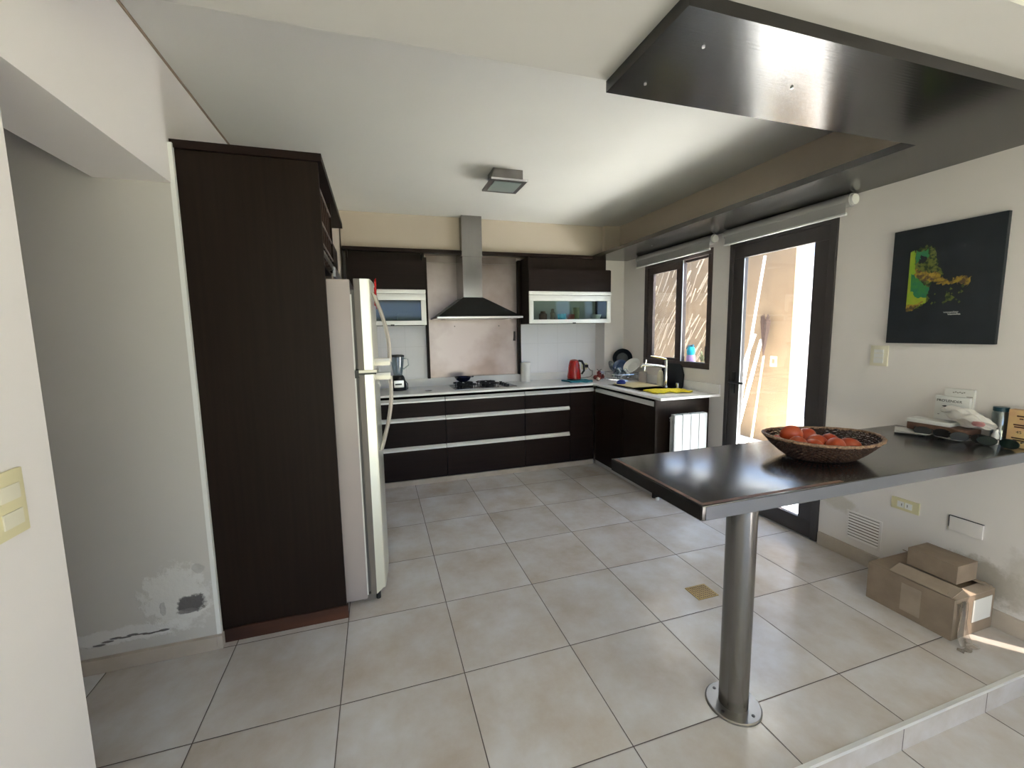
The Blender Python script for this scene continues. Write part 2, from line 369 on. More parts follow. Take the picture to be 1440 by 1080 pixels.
# skirtings
bb = MB(); bb.t(-4.0, XL, .99, 1.035, 0, .13, .004); bb.t(XL, XL + .045, .99, 1.06, 0, .13, .004)
struct('baseboard_hall', bb, 'skirt')
struct('baseboard_right', MB().t(XR - .04, XR, -1.46, .62, 0, .17, .004), 'skirt')
struct('baseboard_kitchen', MB().t(.95, 5.86, 4.70, 4.74, 0, .10, .002), 'skirt')
# corner bead of the left wall next to the pantry
struct('trim_5', MB().t(XL - .006, XL + .03, 1.028, 1.068, .13, 4.52), 'white')
# brown strip coloured as the shadow gap between left wall and ceiling
struct('trim_6', MB().t(XL, XL + .012, YN, YB, ZC - .02, ZC), 'card')
# wall tiles behind the worktop
struct('trim_7', MB().t(.9, 2.44, YB - .02, YB, 1.78, 3.2).t(4.53, 6.5, YB - .02, YB, 1.78, 3.2), 'tile_w')

# ------------------------------------------------------------------ window
wn = struct('window_1', MB().t(XR - .02, XR + .10, 2.67, 4.545, 2.19, 2.30, .004).t(XR - .02, XR + .10, 2.67, 4.545, 4.19, 4.29, .004).t(XR - .02, XR + .10, 2.67, 2.76, 2.30, 4.19, .004).t(XR - .02, XR + .10, 4.43, 4.545, 2.30, 4.19, .004), 'darkframe')
def sash(y0, y1, z0, z1, st, sb, x0, x1, stt=None):
    m = MB(); stt = stt or st
    m.t(x0, x1, y0, y1, z0, z0 + sb, .003).t(x0, x1, y0, y1, z1 - stt, z1, .003).t(x0, x1, y0, y0 + st, z0 + sb, z1 - stt, .003).t(x0, x1, y1 - st, y1, z0 + sb, z1 - stt, .003)
    return m
s1 = struct('window_sash', sash(3.40, 4.44, 2.22, 4.20, .17, .13, XR - .005, XR + .055, .15), 'darkframe', wn)
struct('pane', MB().t(XR + .022, XR + .030, 3.56, 4.28, 2.34, 4.06), 'glass', s1)
s2 = struct('window_sash', sash(2.74, 3.46, 2.22, 4.20, .05, .05, XR + .058, XR + .10, .05), 'darkframe', wn)
struct('pane', MB().t(XR + .075, XR + .083, 2.78, 3.42, 2.25, 4.16), 'glass', s2)
struct('window_latch', MB().t(XR - .03, XR + 0, 2.735, 2.765, 2.33, 2.60, .004), 'darkmetal', wn)
struct('window_bead', MB().t(XR - .012, XR + .002, 3.385, 3.402, 2.24, 4.2), 'alu', wn)
# ------------------------------------------------------------------ door
dr = struct('door_1', MB().t(XR - .03, XR + .12, .64, .73, 0, 4.28, .004).t(XR - .03, XR + .12, 2.215, 2.29, 0, 4.28, .004).t(XR - .03, XR + .12, .73, 2.215, 4.20, 4.28, .004), 'darkmetal')
lf = struct('door_leaf', sash(.735, 2.21, .012, 4.20, .19, .235, XR - .01, XR + .07, .19), 'darkmetal', dr)
struct('pane', MB().t(XR + .03, XR + .038, .92, 2.03, .24, 4.02), 'glass', lf)
h = MB(); h.t(XR - .035, XR - .01, 2.09, 2.15, 1.85, 2.2, .004); h.tube([((XR - .02) * U, 1.06, 1.02), ((XR - .11) * U, 1.06, 1.02), ((XR - .12) * U, 1.045, 1.02), ((XR - .12) * U, .92, 1.02)], .009, 8)
struct('door_handle', h, 'black', lf)
struct('door_threshold', MB().t(XR - .03, XR + .15, .64, 2.29, -.005, .012), 'alu', dr)
struct('door_bead', MB().t(XR - .014, XR, 2.012, 2.024, .26, 3.99), 'alu', lf)

# ------------------------------------------------------------------ roller blinds
def blind(y0, y1, z, label):
    t = thing('roller_blind', label, 'blind', ((XR - .1) * U, (y0 + y1) / 2 * U, (z - .2) * U), 'roller blinds over the right wall openings')
    x = (XR - .095) * U
    obj('roll', MB().tube([(x, y0 * U, z * U), (x, y1 * U, z * U)], .038, 20), 'blind', t)
    obj('fabric', MB().t(XR - .165, XR - .16, y0 + .03, y1 - .03, z - .16, z), 'blind', t)
    obj('bottom_rail', MB().tube([((XR - .16) * U, (y0 + .02) * U, (z - .165) * U), ((XR - .16) * U, (y1 - .02) * U, (z - .165) * U)], .009, 10), 'white_p', t)
    for yy in (y0 - .03, y1):
        obj('bracket', MB().tube([(x, yy * U, z * U), (x, (yy + .03) * U, z * U)], .03, 16), 'white_p', t)
blind(2.56, 4.66, 4.40, 'grey roller blind rolled up above the window')
blind(.44, 2.30, 4.40, 'grey roller blind rolled up above the glass door')

# ------------------------------------------------------------------ dark soffit panels hanging under beam and bulkheads
t = thing('soffit_panel', 'dark wood L-shaped soffit board above the bar and along the window wall', 'ceiling panel', (5 * U, -1 * U, 4.48 * U))
obj('bar_board', MB().t(2.96, XR, -1.39, -.62, 4.48, 4.55), 'wenge_soffit', t)
obj('wall_board', MB().t(6.05, XR, -.62, 5.25, 4.48, 4.55), 'wenge_soffit', t)
for x0_, x1_ in ((.90, 3.115), (3.535, 6.05)): obj('cabinet_fascia', MB().t(x0_, x1_, 5.12, 5.25, 4.48, 4.545), 'wenge_h', t)
for (x, y) in ((3.25, -1.17), (3.15, -.78), (4.12, -1.0), (6.45, 3.6)):
    obj('downlight_clip', MB().tube([(x * U, y * U, 4.482 * U), (x * U, y * U, 4.470 * U)], .0045, 10), 'alu', t)

# ------------------------------------------------------------------ tall pantry unit with wine rack
t = thing('tall_cabinet', 'tall dark wood cabinet side beside the fridge, with rack and top board', 'cabinet', (.42 * U, 1.8 * U, 0))
obj('side_panel', MB().t(-.138, .985, 1.09, 1.13, .13, 4.49), 'wenge', t)
obj('plinth', MB().t(-.138, 1.0, 1.07, 1.12, 0, .13), 'redwood', t, label='worn reddish plinth board')
obj('top_board', MB().t(-.145, 1.02, 1.05, 3.58, 4.49, 4.555), 'wenge_h', t)
obj('back_panel', MB().t(-.14, -.10, 1.13, 3.3, .0, 4.49), 'wenge', t)
obj('divider_panel', MB().t(-.1, .95, 3.14, 3.18, 0, 3.6), 'wenge', t)
r_ = MB()
obj('rack_carcass', MB().t(-.1, .93, 1.13, 2.36, 3.63, 3.67).t(-.1, .97, 2.33, 2.37, 3.67, 4.49).t(.3, .33, 1.13, 2.33, 3.67, 4.49), 'wenge', t)
for z in (3.81, 4.02, 4.33): obj('rack_shelf', MB().t(.35, .955, 1.14, 2.33, z - .008, z + .008), 'wenge_h', t)
for z in (3.81, 4.02, 4.33): obj('rack_edging', MB().t(.955, .966, 1.14, 2.33, z - .010, z + .010), 'rack_edge', t)
for y in (1.35, 1.55, 1.75, 1.95, 2.15): obj('rack_divider', MB().t(.35, .958, y - .008, y + .008, 3.67, 4.33), 'wenge_edge', t)
obj('flap_rail', MB().t(.955, .975, 1.14, 3.1, 3.70, 3.735), 'alu', t)
obj('flap_handle', MB().t(.955, .985, 2.3, 3.3, 3.62, 3.735), 'alu', t)
obj('flap_door', MB().t(.92, .955, 2.37, 3.14, 3.735, 4.49 - .42), 'wenge', t)

# ------------------------------------------------------------------ refrigerator
FZ = 3.465
t = thing('refrigerator', 'tall silver grey two-door refrigerator beside the dark cabinet', 'refrigerator', (1.0 * U, 1.9 * U, 0))
obj('body', MB().t(.0, 1.19, 1.25, 2.60, .05, FZ, .01), 'fridge_side', t)
def fdoor(z0, z1, bot):
    xf = 1.385
    poly = []
    # profile in x,y: slightly bulged front with rounded vertical edges
    y0, y1 = 1.245, 2.605
    pts = [(1.285, y0), (xf - .03, y0), (xf - .008, y0 + .01), (xf, y0 + .035)]
    for k in range(1, 8):
        a = k / 8; pts.append((xf + .045 * math.sin(PI * a), y0 + .035 + (y1 - y0 - .07) * a))
    pts += [(xf, y1 - .035), (xf - .008, y1 - .01), (xf - .03, y1), (1.285, y1)]
    m = MB().prism([(x * U, y * U) for x, y in pts], 'z', z0 * U, z1 * U)
    if bot:
        for v in m.bm.verts:
            if v.co.z < (z0 + .01) * U and v.co.x > 1.33 * U: v.co.z += .03; 
    return m
d1 = obj('freezer_door', fdoor(2.55, FZ + .005, False), 'fridge_door', t)
obj('door_liner', MB().t(1.225, 1.287, 1.245, 2.605, 2.55, FZ + .005, .003), 'fridge_trim', d1)
d2 = obj('fridge_door', fdoor(.09, 2.50, True), 'fridge_door', t)
obj('door_liner', MB().t(1.225, 1.287, 1.245, 2.605, .09, 2.50, .003), 'fridge_trim', d2)
obj('gasket', MB().t(1.19, 1.226, 1.30, 2.55, .10, 2.49).t(1.19, 1.226, 1.30, 2.55, 2.56, FZ - .1), 'gasket', t)
obj('hinge_strip', MB().t(1.205, 1.40, 1.238, 2.6, 2.502, 2.520).t(1.19, 1.23, 1.24, 1.32, 2.47, 2.55), 'black', t)
obj('door_gap_trim', MB().t(1.23, 1.405, 1.240, 2.6, 2.520, 2.548), 'handle_m', t)
obj('side_trim_strip', MB().t(1.186, 1.20, 1.244, 1.256, .1, FZ - .15), 'white_p', t)
def handle(z0, z1, flip):
    x = 1.40; pts = []; rs = []
    for k in range(13):
        a = k / 12; z = z0 + (z1 - z0) * a
        aa = a if not flip else 1 - a
        bulge = .135 * math.sin(min(1, aa * 1.15) * PI * .52)
        pts.append(((x + .01 + bulge) * U, (1.36) * U, z * U)); rs.append(.011)
    m = MB().tube(pts, rs, 10)
    e = pts[-1] if not flip else pts[0]
    m.box(x * U - .005, e[0], 1.33 * U, 1.39 * U, e[2] - .02, e[2] + .02, .004)
    return m
obj('freezer_handle', handle(FZ - .12, 2.62, False), 'handle_m', t)
obj('fridge_handle', handle(2.47, 1.66, True), 'handle_m', t)
for y in (1.32, 2.5): obj('foot', MB().tube([(1.3 * U, y * U, 0), (1.3 * U, y * U, .045)], .013, 12), 'black', t)
obj('base_grille', MB().t(1.15, 1.27, 1.27, 2.58, .02, .09), 'fridge_trim', t)
for i, (y, z, w_, h_, c, lb) in enumerate(((1.30, 3.40, .04, .12, 'red', 'red paper magnet at the top edge of the freezer door'), (1.36, 3.34, .05, .12, 'paper', 'white note magnet below the red one on the freezer door'), (1.44, 3.27, .04, .12, 'red', 'red leaflet magnet lowest of the three on the freezer door'))):
    tag(obj('fridge_magnet', MB().sheet(lambda u, v, y=y, z=z, w_=w_, h_=h_: ((1.398 + .035 * abs(math.sin(v * 6 + z * 7)) + .012) * U, (y + w_ * u) * U, (z - h_ * .5 + h_ * v + .03 * math.sin(u * 6)) * U), 6, 6, .002), c), lb, 'magnet', 'magnets on the refrigerator door')

# ------------------------------------------------------------------ base cabinets along the back wall
YF = 4.69
def drawer_front(t, x0, x1, z0, z1, nm='drawer'):
    g = .006
    d = obj(nm, MB().t(x0 + g, x1 - g, YF, YF + .04, z0, z1 - .075), 'wenge_h', t)
    obj('handle_profile', MB().prism([((YF - .012) * U, (z1 - .075) * U), ((YF + .04) * U, (z1 - .075) * U), ((YF + .04) * U, z1 * U), ((YF + .018) * U, z1 * U), ((YF - .004) * U, (z1 - .04) * U), ((YF - .012) * U, (z1 - .045) * U)], 'x', (x0 + g) * U, (x1 - g) * U), 'aluw', d, label='pale aluminium grip profile')
def base(x0, x1, label, drawers=True):
    t = thing('base_cabinet', label, 'cabinet', ((x0 + x1) / 2 * U, 5.25 * U, 0), 'base cabinets along the back wall')
    obj('body', MB().t(x0 + .002, x1 - .002, YF + .045, 5.78, .11, 1.745), 'wenge', t)
    if drawers:
        for z0, z1 in ((.115, .765), (.775, 1.325), (1.335, 1.69)): drawer_front(t, x0, x1, z0, z1)
    else: drawer_front(t, x0, x1, .115, 1.69, 'door')
base(.95, 2.635, 'dark base cabinet of three drawers next to the refrigerator')
base(2.635, 4.272, 'widest dark three-drawer base cabinet, under the gas hob')
base(4.272, 5.289, 'narrow dark three-drawer base cabinet right of the hob')
base(5.289, 5.86, 'dark corner base cabinet with one plain door', False)

# right run
def rdoor(t, y0, y1):
    d = obj('door', MB().t(5.855, 5.895, y0 + .006, y1 - .006, .12, 1.615), 'wenge', t)
    obj('handle_profile', MB().prism([(5.845 * U, 1.615 * U), (5.895 * U, 1.615 * U), (5.895 * U, 1.69 * U), (5.873 * U, 1.69 * U), (5.85 * U, 1.65 * U)], 'y', (y0 + .006) * U, (y1 - .006) * U), 'aluw', d, label='pale aluminium grip profile')
for y0, y1, lb in ((3.55, 4.62, 'dark sink base cabinet under the faucet, near the room corner'), (2.62, 3.55, 'dark base cabinet at the open end of the window worktop')):
    t = thing('sink_cabinet', lb, 'cabinet', (6.4 * U, (y0 + y1) / 2 * U, 0), 'base cabinets under the window')
    obj('body', MB().t(5.90, 6.98, y0 + .002, y1 - .002, .11, 1.30 if y0 > 3 else 1.745), 'wenge', t)
    rdoor(t, y0, y1)
t = thing('end_panel', 'dark end panel of the window worktop behind the radiator', 'panel', (6.35 * U, 2.59 * U, 0))
obj('panel', MB().t(5.83, 6.88, 2.575, 2.615, .03, 1.745), 'wenge', t)
obj('foot', MB().tube([(5.9 * U, 2.56 * U, 0), (5.9 * U, 2.56 * U, .02)], .016, 12), 'white_p', t)
obj('kick_strip', MB().t(5.90, 5.915, 2.62, 4.69, .01, .10), 'alu', t, label='metal kick strip along the floor')

# ------------------------------------------------------------------ worktop
SX0, SX1, SY0, SY1 = 6.02, 6.72, 3.25, 4.25
m = MB()
m.t(.95, 5.80, 4.62, YB, 1.752, 1.79)
m.t(5.80, XR, 2.40, SY0, 1.752, 1.79); m.t(5.80, SX0, SY0, SY1, 1.752, 1.79); m.t(SX1, XR, SY0, SY1, 1.752, 1.79); m.t(5.80, XR, SY1, 5.36, 1.752, 1.79); m.t(5.80, 6.5, 5.36, YB, 1.752, 1.79)
wt = thing('worktop', 'white L-shaped kitchen worktop under the hood and window', 'worktop', (4 * U, 5 * U, 1.752 * U))
obj('slab', m, 'counter', wt)
obj('upstand', MB().t(.95, 6.5, YB - .05, YB - .02, 1.79, 1.955).t(XR - .03, XR, 2.40, 5.36, 1.79, 1.955), 'counter', wt)
obj('front_rail', MB().t(.95, 5.86, 4.735, 4.75, 1.69, 1.752).t(5.9, 5.92, 2.62, 4.70, 1.69, 1.752), 'wenge', wt)
# sink
t = thing('sink', 'stainless steel sink bowl set in the white worktop by the window', 'sink', (6.37 * U, 3.75 * U, 1.4 * U))
m = MB()
th = .006
m.t(SX0, SX1, SY0, SY1, 1.42, 1.425); m.t(SX0, SX0 + .01, SY0, SY1, 1.42, 1.795); m.t(SX1 - .01, SX1, SY0, SY1, 1.42, 1.795); m.t(SX0, SX1, SY0, SY0 + .01, 1.42, 1.795); m.t(SX0, SX1, SY1 - .01, SY1, 1.42, 1.795)
obj('basin', m, 'steel', t)
obj('rim', MB().t(SX0 - .06, SX0, SY0 - .06, SY1 + .06, 1.79, 1.797).t(SX1, SX1 + .16, SY0 - .06, SY1 + .06, 1.79, 1.797).t(SX0, SX1, SY0 - .06, SY0, 1.79, 1.797).t(SX0, SX1, SY1, SY1 + .06, 1.79, 1.797), 'steel', t)
obj('drain', MB().lathe([(0, 0), (.03, 0), (.035, .003), (.0, .003)], (6.37 * U, 3.75 * U, 1.426 * U), 20), 'chrome', t)
# faucet
t = thing('faucet', 'chrome single-lever kitchen faucet standing behind the sink', 'faucet', (6.80 * U, 3.55 * U, 1.797 * U))
fx, fy, fz = 6.80 * U, 3.55 * U, 1.797 * U
obj('column', MB().tube([(fx, fy, fz), (fx, fy, fz + .26)], .018, 16).lathe([(.028, 0), (.028, .01), (.018, .012)], (fx, fy, fz), 20), 'chrome', t)
obj('spout', MB().tube([(fx, fy, fz + .19), (fx - .08, fy + .03, fz + .205), (fx - .20, fy + .10, fz + .215), (fx - .215, fy + .11, fz + .19)], [.014, .013, .014, .014], 12), 'chrome', t)
obj('lever', MB().tube([(fx, fy, fz + .265), (fx - .06, fy + .03, fz + .285), (fx - .13, fy + .07, fz + .30)], [.012, .009, .006], 10), 'chrome', t)

# ------------------------------------------------------------------ steel panel and side boards behind the hob
t = thing('steel_splashback', 'tall stainless steel splashback panel behind the hood', 'splashback', (3.48 * U, 5.77 * U, 1.96 * U))
obj('sheet', MB().t(2.49, 4.49, YB - .03, YB - .01, 1.96, 4.40), 'steel_panel', t)
obj('upper_sheet', MB().t(2.49, 4.49, YB - .028, YB - .012, 4.405, 4.55), 'steel_panel', t)
for x in (2.44, 4.49): obj('side_board', MB().t(x, x + .05, YB - .16, YB - .003, 1.96, 4.48), 'wenge', t)
for x in (3.06, 4.06): obj('screw', MB().tube([(x * U, (YB - .03) * U, 3.06 * U), (x * U, (YB - .045) * U, 3.06 * U)], .006, 8), 'darkmetal', t)
tag(obj('bottle_opener', MB().tube([(4.43 * U, (YB - .05) * U, 2.93 * U), (4.43 * U, (YB - .05) * U, 2.80 * U), (4.42 * U, (YB - .05) * U, 2.72 * U)], [.010, .012, .016], 8), 'darkmetal'), 'small dark opener hanging on the steel panel right of the hood', 'opener')

# ------------------------------------------------------------------ range hood
t = thing('range_hood', 'black pyramid range hood with a steel chimney over the hob', 'hood', (3.4 * U, 5.3 * U, 3.2 * U))
hx0, hx1, hy0, hy1 = 2.55, 4.29, 4.78, 5.76
ax0, ax1, ay0 = 3.12, 3.53, 5.04
z0, z1, z2 = 3.20, 3.235, 3.62
def frus(x0, x1, y0, y1, za, X0, X1, Y0, Y1, zb):
    m = MB(); b = m.bm
    A = [b.verts.new((p[0] * U, p[1] * U, za * U)) for p in ((x0, y0), (x1, y0), (x1, y1), (x0, y1))]
    B = [b.verts.new((p[0] * U, p[1] * U, zb * U)) for p in ((X0, Y0), (X1, Y0), (X1, Y1), (X0, Y1))]
    b.faces.new(A[::-1]); b.faces.new(B)
    for k in range(4): b.faces.new((A[k], A[(k + 1) % 4], B[(k + 1) % 4], B[k]))
    return m
obj('canopy', frus(hx0 + .02, hx1 - .02, hy0 + .02, hy1, z1, ax0, ax1, ay0, hy1, z2), mat('hood_black_glass', (.006, .006, .007), .3, spec=.3), t)
obj('front_rim', MB().t(hx0, hx1, hy0, hy1, z0, z1, .004), 'alu', t)
obj('filter', MB().t(hx0 + .2, hx1 - .2, hy0 + .15, hy1 - .1, z0 - .012, z0), 'steel', t)
obj('chimney', MB().t(ax0 + .01, ax1 - .01, ay0 + .01, hy1, z2, 4.42), 'steel', t)
obj('chimney_back', MB().t(ax0 + .01, ax1 - .01, 5.248, hy1, 4.42, 4.545), 'steel', t)
obj('chimney_sleeve', MB().t(ax0, ax1, ay0, 5.248, 4.42, ZC - .002), 'steel', t)

# ------------------------------------------------------------------ wall cabinets
YC = 5.1
def wallcab(x0, x1, label, latch):
    t = thing('wall_cabinet', label, 'cabinet', ((x0 + x1) / 2 * U, 5.4 * U, 3.08 * U), 'wall cabinets either side of the hood')
    th = .035
    m = MB().t(x0, x0 + th, YC + .04, YB - .02, 3.085, 4.48).t(x1 - th, x1, YC + .04, YB - .02, 3.085, 4.48 if x1 < 6 else 4.25)
    m.t(x0 + th, x1 - th, YC + .04, YB - .02, 3.085, 3.115).t(x0 + th, x1 - th, YC + .04, YB - .02, 3.70, 3.73).t(x0 + th, x1 - th, YC + .04, YB - .02, 4.22, 4.25).t(x0 + th, x1 - th, YB - .05, YB - .02, 3.1, 4.48)
    obj('carcass', m, 'wenge', t)
    obj('inner_back', MB().t(x0 + th, x1 - th, YB - .07, YB - .052, 3.115, 3.70), 'white_p' if x1 > 6 else 'fridge_trim', t)
    obj('lift_door', MB().t(x0 + .004, x1 - .004, YC, YC + .038, 3.765, 4.235 if x1 > 6 else 4.33), 'wenge_h', t)
    obj('filler_board', MB().t(x0 + .03, x1 - .05, YC + .14, YC + .17, 4.22, 4.48), 'wenge', t)
    obj('lift_profile', MB().t(x0 - .004, x1, YC - .02, YC + .03, 3.69, 3.765, .006), 'aluw', t, label='pale aluminium strip above the glass door')
    d = obj('glass_door', sash_x(x0, x1, 3.085, 3.685, YC - .005, YC + .035), 'aluw', t, label='white framed glass flap door')
    obj('pane', MB().t(x0 + .09, x1 - .09, YC + .012, YC + .018, 3.165, 3.56), 'glass_cab', d)
    obj('latch', MB().t((x0 + x1) / 2 + .03, (x0 + x1) / 2 + .1, YC - .02, YC, 3.07, 3.10), 'darkmetal', t)
def sash_x(x0, x1, z0, z1, y0, y1):
    m = MB(); f = .095
    m.t(x0, x1, y0, y1, z0, z0 + .085, .004).t(x0, x1, y0, y1, z1 - .12, z1, .004).t(x0, x0 + f, y0, y1, z0 + .085, z1 - .12, .004).t(x1 - f, x1, y0, y1, z0 + .085, z1 - .12, .004)
    return m
wallcab(4.545, 6.50, 'dark wall cabinet with glass flap right of the hood', 1)
wallcab(.95, 2.385, 'dark wall cabinet with glass flap left of the hood', 0)
# things inside the right glass cabinet
cz = 3.115 * U
def cupjar(x, r, h, m, lb, nm='jar', prof=None):
    prof = prof or [(0, 0), (r * .85, 0), (r, .01), (r, h * .75), (r * .6, h * .85), (r * .6, h), (0, h)]
    tag(obj(nm, MB().lathe(prof, (x * U, 5.33 * U, cz), 20), m), lb, nm.split('_')[-1])
cupjar(4.95, .045, .12, 'leather', 'brown jar leftmost behind the right cabinet glass')
cupjar(5.18, .028, .15, 'card_l', 'beige figurine-shaped bottle behind the right cabinet glass', 'spice_bottle', [(0, 0), (.03, 0), (.03, .03), (.022, .07), (.030, .1), (.014, .12), (.02, .14), (0, .15)])
cupjar(5.40, .05, .09, 'cyan', 'blue cup behind the right cabinet glass', 'blue_cup', [(0, 0), (.04, 0), (.05, .09), (.046, .09), (.037, .006), (0, .006)])
cupjar(5.62, .045, .085, 'tomato', 'red and white cup in the middle of the glass cabinet', 'red_cup', [(0, 0), (.038, 0), (.045, .085), (.041, .085), (.034, .006), (0, .006)])
cupjar(5.76, .035, .16, 'reedg', 'green tumbler behind the right cabinet glass', 'green_tumbler', [(0, 0), (.028, 0), (.035, .16), (.032, .16), (.026, .006), (0, .006)])
cupjar(6.25, .06, .085, 'white_p', 'white stacked bowls at the right end of the glass cabinet', 'white_bowl', [(0, 0), (.035, 0), (.065, .08), (.06, .08), (.03, .006), (0, .006)])
tag(obj('storage_box', MB().box(1.85 * U, 2.15 * U, 5.4 * U, 5.6 * U, cz, cz + .11, .004), 'fridge_trim'), 'grey box behind the left cabinet glass', 'box')

# ------------------------------------------------------------------ gas hob
hz = 1.79 * U
t = thing('gas_hob', 'black four-burner gas hob set into the white worktop', 'hob', (3.4 * U, 5.2 * U, hz))
obj('plate', MB().t(2.86, 4.16, 4.83, 5.55, 1.79, 1.803, .003), 'steel', t)
for (x, y, r) in ((3.13, 5.02, .045), (3.13, 5.36, .05), (3.62, 5.02, .05), (3.62, 5.36, .045)):
    bz = 1.803 * U
    b = obj('burner', MB().lathe([(0, 0), (r, 0), (r, .012), (r * .8, .018), (r * .8, .024), (0, .026)], (x * U, y * U, bz), 24), 'iron', t)
    g = MB()
    R_ = .105
    for k in range(4):
        a = PI / 4 + k * PI / 2; c, s = math.cos(a), math.sin(a)
        g.tube([(x * U + R_ * c, y * U + R_ * .72 * s, bz), (x * U + R_ * c, y * U + R_ * .72 * s, bz + .036), (x * U + .02 * c, y * U + .02 * s, bz + .036)], .0055, 6)
    rg = [(x * U + R_ * .98 * math.cos(a), y * U + R_ * .70 * math.sin(a), bz + .034) for a in [2 * PI * k / 20 for k in range(21)]]
    g.tube(rg, .005, 6)
    obj('pan_support', g, 'iron', t)
for k in range(4):
    obj('knob', MB().lathe([(0, 0), (.018, 0), (.016, .022), (0, .024)], (3.98 * U, (4.92 + .17 * k) * U, 1.803 * U), 16), 'black', t)
wz = 1.803 * U + .0415
t = thing('wok', 'small dark blue bowl-shaped pan on the left rear burner', 'pan', (3.13 * U, 5.36 * U, wz))
obj('pan', MB().lathe([(0, 0), (.035, 0), (.07, .022), (.092, .055), (.089, .055), (.067, .025), (.034, .004), (0, .004)], (3.13 * U, 5.36 * U, wz), 32), mat('navy_enamel', (.01, .013, .05), .12, coat=.6), t)
obj('handle', MB().tube([(3.13 * U + .09, 5.36 * U, wz + .05), (3.13 * U + .115, 5.36 * U + .01, wz + .052)], .007, 8), 'black', t)
tag(obj('spoon_rest', MB().lathe([(0, 0), (.03, 0), (.036, .004), (.0, .003)], (2.35 * U, 4.95 * U, 1.79 * U), 20), 'steel'), 'small flat steel disc on the worktop left of the hob', 'coaster')

# paper towel, kettle, cloth, outlet
tx, ty = 4.63 * U, 5.62 * U
tag(obj('paper_towel_roll', MB().lathe([(.018, 0), (.056, 0), (.056, .215), (.018, .215), (.018, 0)], (tx, ty, hz), 32), 'towel'), 'white paper towel roll standing on the worktop right of the hob', 'paper towel')
tag(obj('dish_cloth', MB().sheet(lambda u, v: ((5.40 + .55 * u + .03 * math.sin(v * 5)) * U, (4.88 + .42 * v + .04 * math.sin(u * 7)) * U, hz + .008 + .003 * math.sin(u * 17) * math.cos(v * 13)), 20, 16, .012), 'teal'), 'folded teal dish cloth under the red kettle', 'cloth')
kx, ky, kz = 5.63 * U, 5.18 * U, hz + .02
t = thing('electric_kettle', 'red electric kettle on the worktop in the corner', 'kettle', (kx, ky, kz))
obj('body', MB().lathe([(0, .012), (.075, .012), (.077, .03), (.070, .10), (.062, .16), (.050, .205), (.046, .21), (0, .21)], (kx, ky, kz), 32), 'red', t)
obj('lid', MB().lathe([(.047, .208), (.044, .218), (.02, .226), (0, .228)], (kx, ky, kz), 24), 'redd', t)
obj('power_base', MB().lathe([(0, 0), (.078, 0), (.078, .010), (0, .012)], (kx, ky, kz), 32), 'black', t)
hd = [(kx + .038, ky - .03, kz + .212), (kx + .075, ky - .04, kz + .205), (kx + .098, ky - .045, kz + .165), (kx + .10, ky - .045, kz + .10), (kx + .072, ky - .04, kz + .06)]
obj('handle', MB().tube(hd, [.012, .014, .013, .012, .010], 10), 'black', t)
obj('water_gauge', MB().tube([(kx + .030, ky - .060, kz + .06), (kx + .028, ky - .055, kz + .15)], .008, 8), 'clear', t)
def plate_wall(name, label, loc, w, h, axis, parts, m='cream', cat='outlet', group=None):
    """wall plate; axis 'x-' faces -x on the right wall, 'y-' faces -y, 'x+' faces +x"""
    t = thing(name, label, cat, loc, group); x, y, z = loc
    def bx(u0, u1, v0, v1, d0, d1, bev=0):
        if axis == 'x-': return MB().box(x - d1, x - d0, y + u0, y + u1, z + v0, z + v1, bev)
        if axis == 'x+': return MB().box(x + d0, x + d1, y + u0, y + u1, z + v0, z + v1, bev)
        return MB().box(x + u0, x + u1, y - d1, y - d0, z + v0, z + v1, bev)
    obj('cover_plate', bx(-w / 2, w / 2, -h / 2, h / 2, 0, .009, .003), m, t)
    for (nm, u0, u1, v0, v1, mm) in parts: obj(nm, bx(u0, u1, v0, v1, .009, .012, .001), mm, t)
    return t
plate_wall('wall_outlet', 'cream wall outlet behind the red kettle with a plug in it', (6.20 * U, (YB - .02) * U, 2.06 * U), .075, .075, 'y-', [('socket', -.02, .02, -.02, .02, 'white_p')])
px_, py_, pz_ = 6.22 * U, (YB - .02) * U - .012, 2.07 * U
t = thing('power_plug', 'black plug with a cable leading from the outlet to the kettle', 'plug', (px_, py_, pz_))
obj('plug_body', MB().box(px_ - .022, px_ + .022, py_ - .035, py_, pz_ - .018, pz_ + .018, .005), 'black', t)
obj('cable', MB().tube([(px_ + .015, py_ - .03, pz_ - .01), (px_ + .04, py_ - .05, pz_ - .05), (px_ + .04, py_ - .10, hz + .09), (px_ + .0, py_ - .17, hz + .045), (px_ - .07, py_ - .24, hz + .034), (kx + .075, ky + .02, kz + .008)], .0032, 8), 'black', t)

# blender
bx_, by_ = 1.80 * U, 5.33 * U
t = thing('blender', 'black countertop blender with a clear jug beside the refrigerator', 'blender', (bx_, by_, hz))
obj('motor_base', MB().lathe([(0, 0), (.082, 0), (.084, .02), (.072, .09), (.060, .135), (.048, .150), (0, .152)], (bx_, by_, hz), 28, 1, .9), 'black', t)
obj('control_panel', MB().box(bx_ - .045, bx_ + .05, by_ - .082, by_ - .066, hz + .035, hz + .105, .004), 'alu', t)
obj('control_knob', MB().box(bx_ - .035, bx_ + .03, by_ - .088, by_ - .080, hz + .060, hz + .076, .003), 'black', t)
obj('jug', MB().lathe([(.0, .152), (.044, .152), (.052, .20), (.066, .335), (.063, .335), (.049, .205), (.04, .158), (0, .158)], (bx_, by_, hz), 28), 'clear', t)
obj('jug_handle', MB().tube([(bx_ + .062, by_, hz + .32), (bx_ + .10, by_ - .01, hz + .31), (bx_ + .105, by_ - .01, hz + .25), (bx_ + .056, by_, hz + .21)], .007, 8), 'clear', t)
obj('lid', MB().lathe([(0, .334), (.069, .334), (.069, .352), (.05, .358), (0, .36)], (bx_, by_, hz), 28), 'black', t)
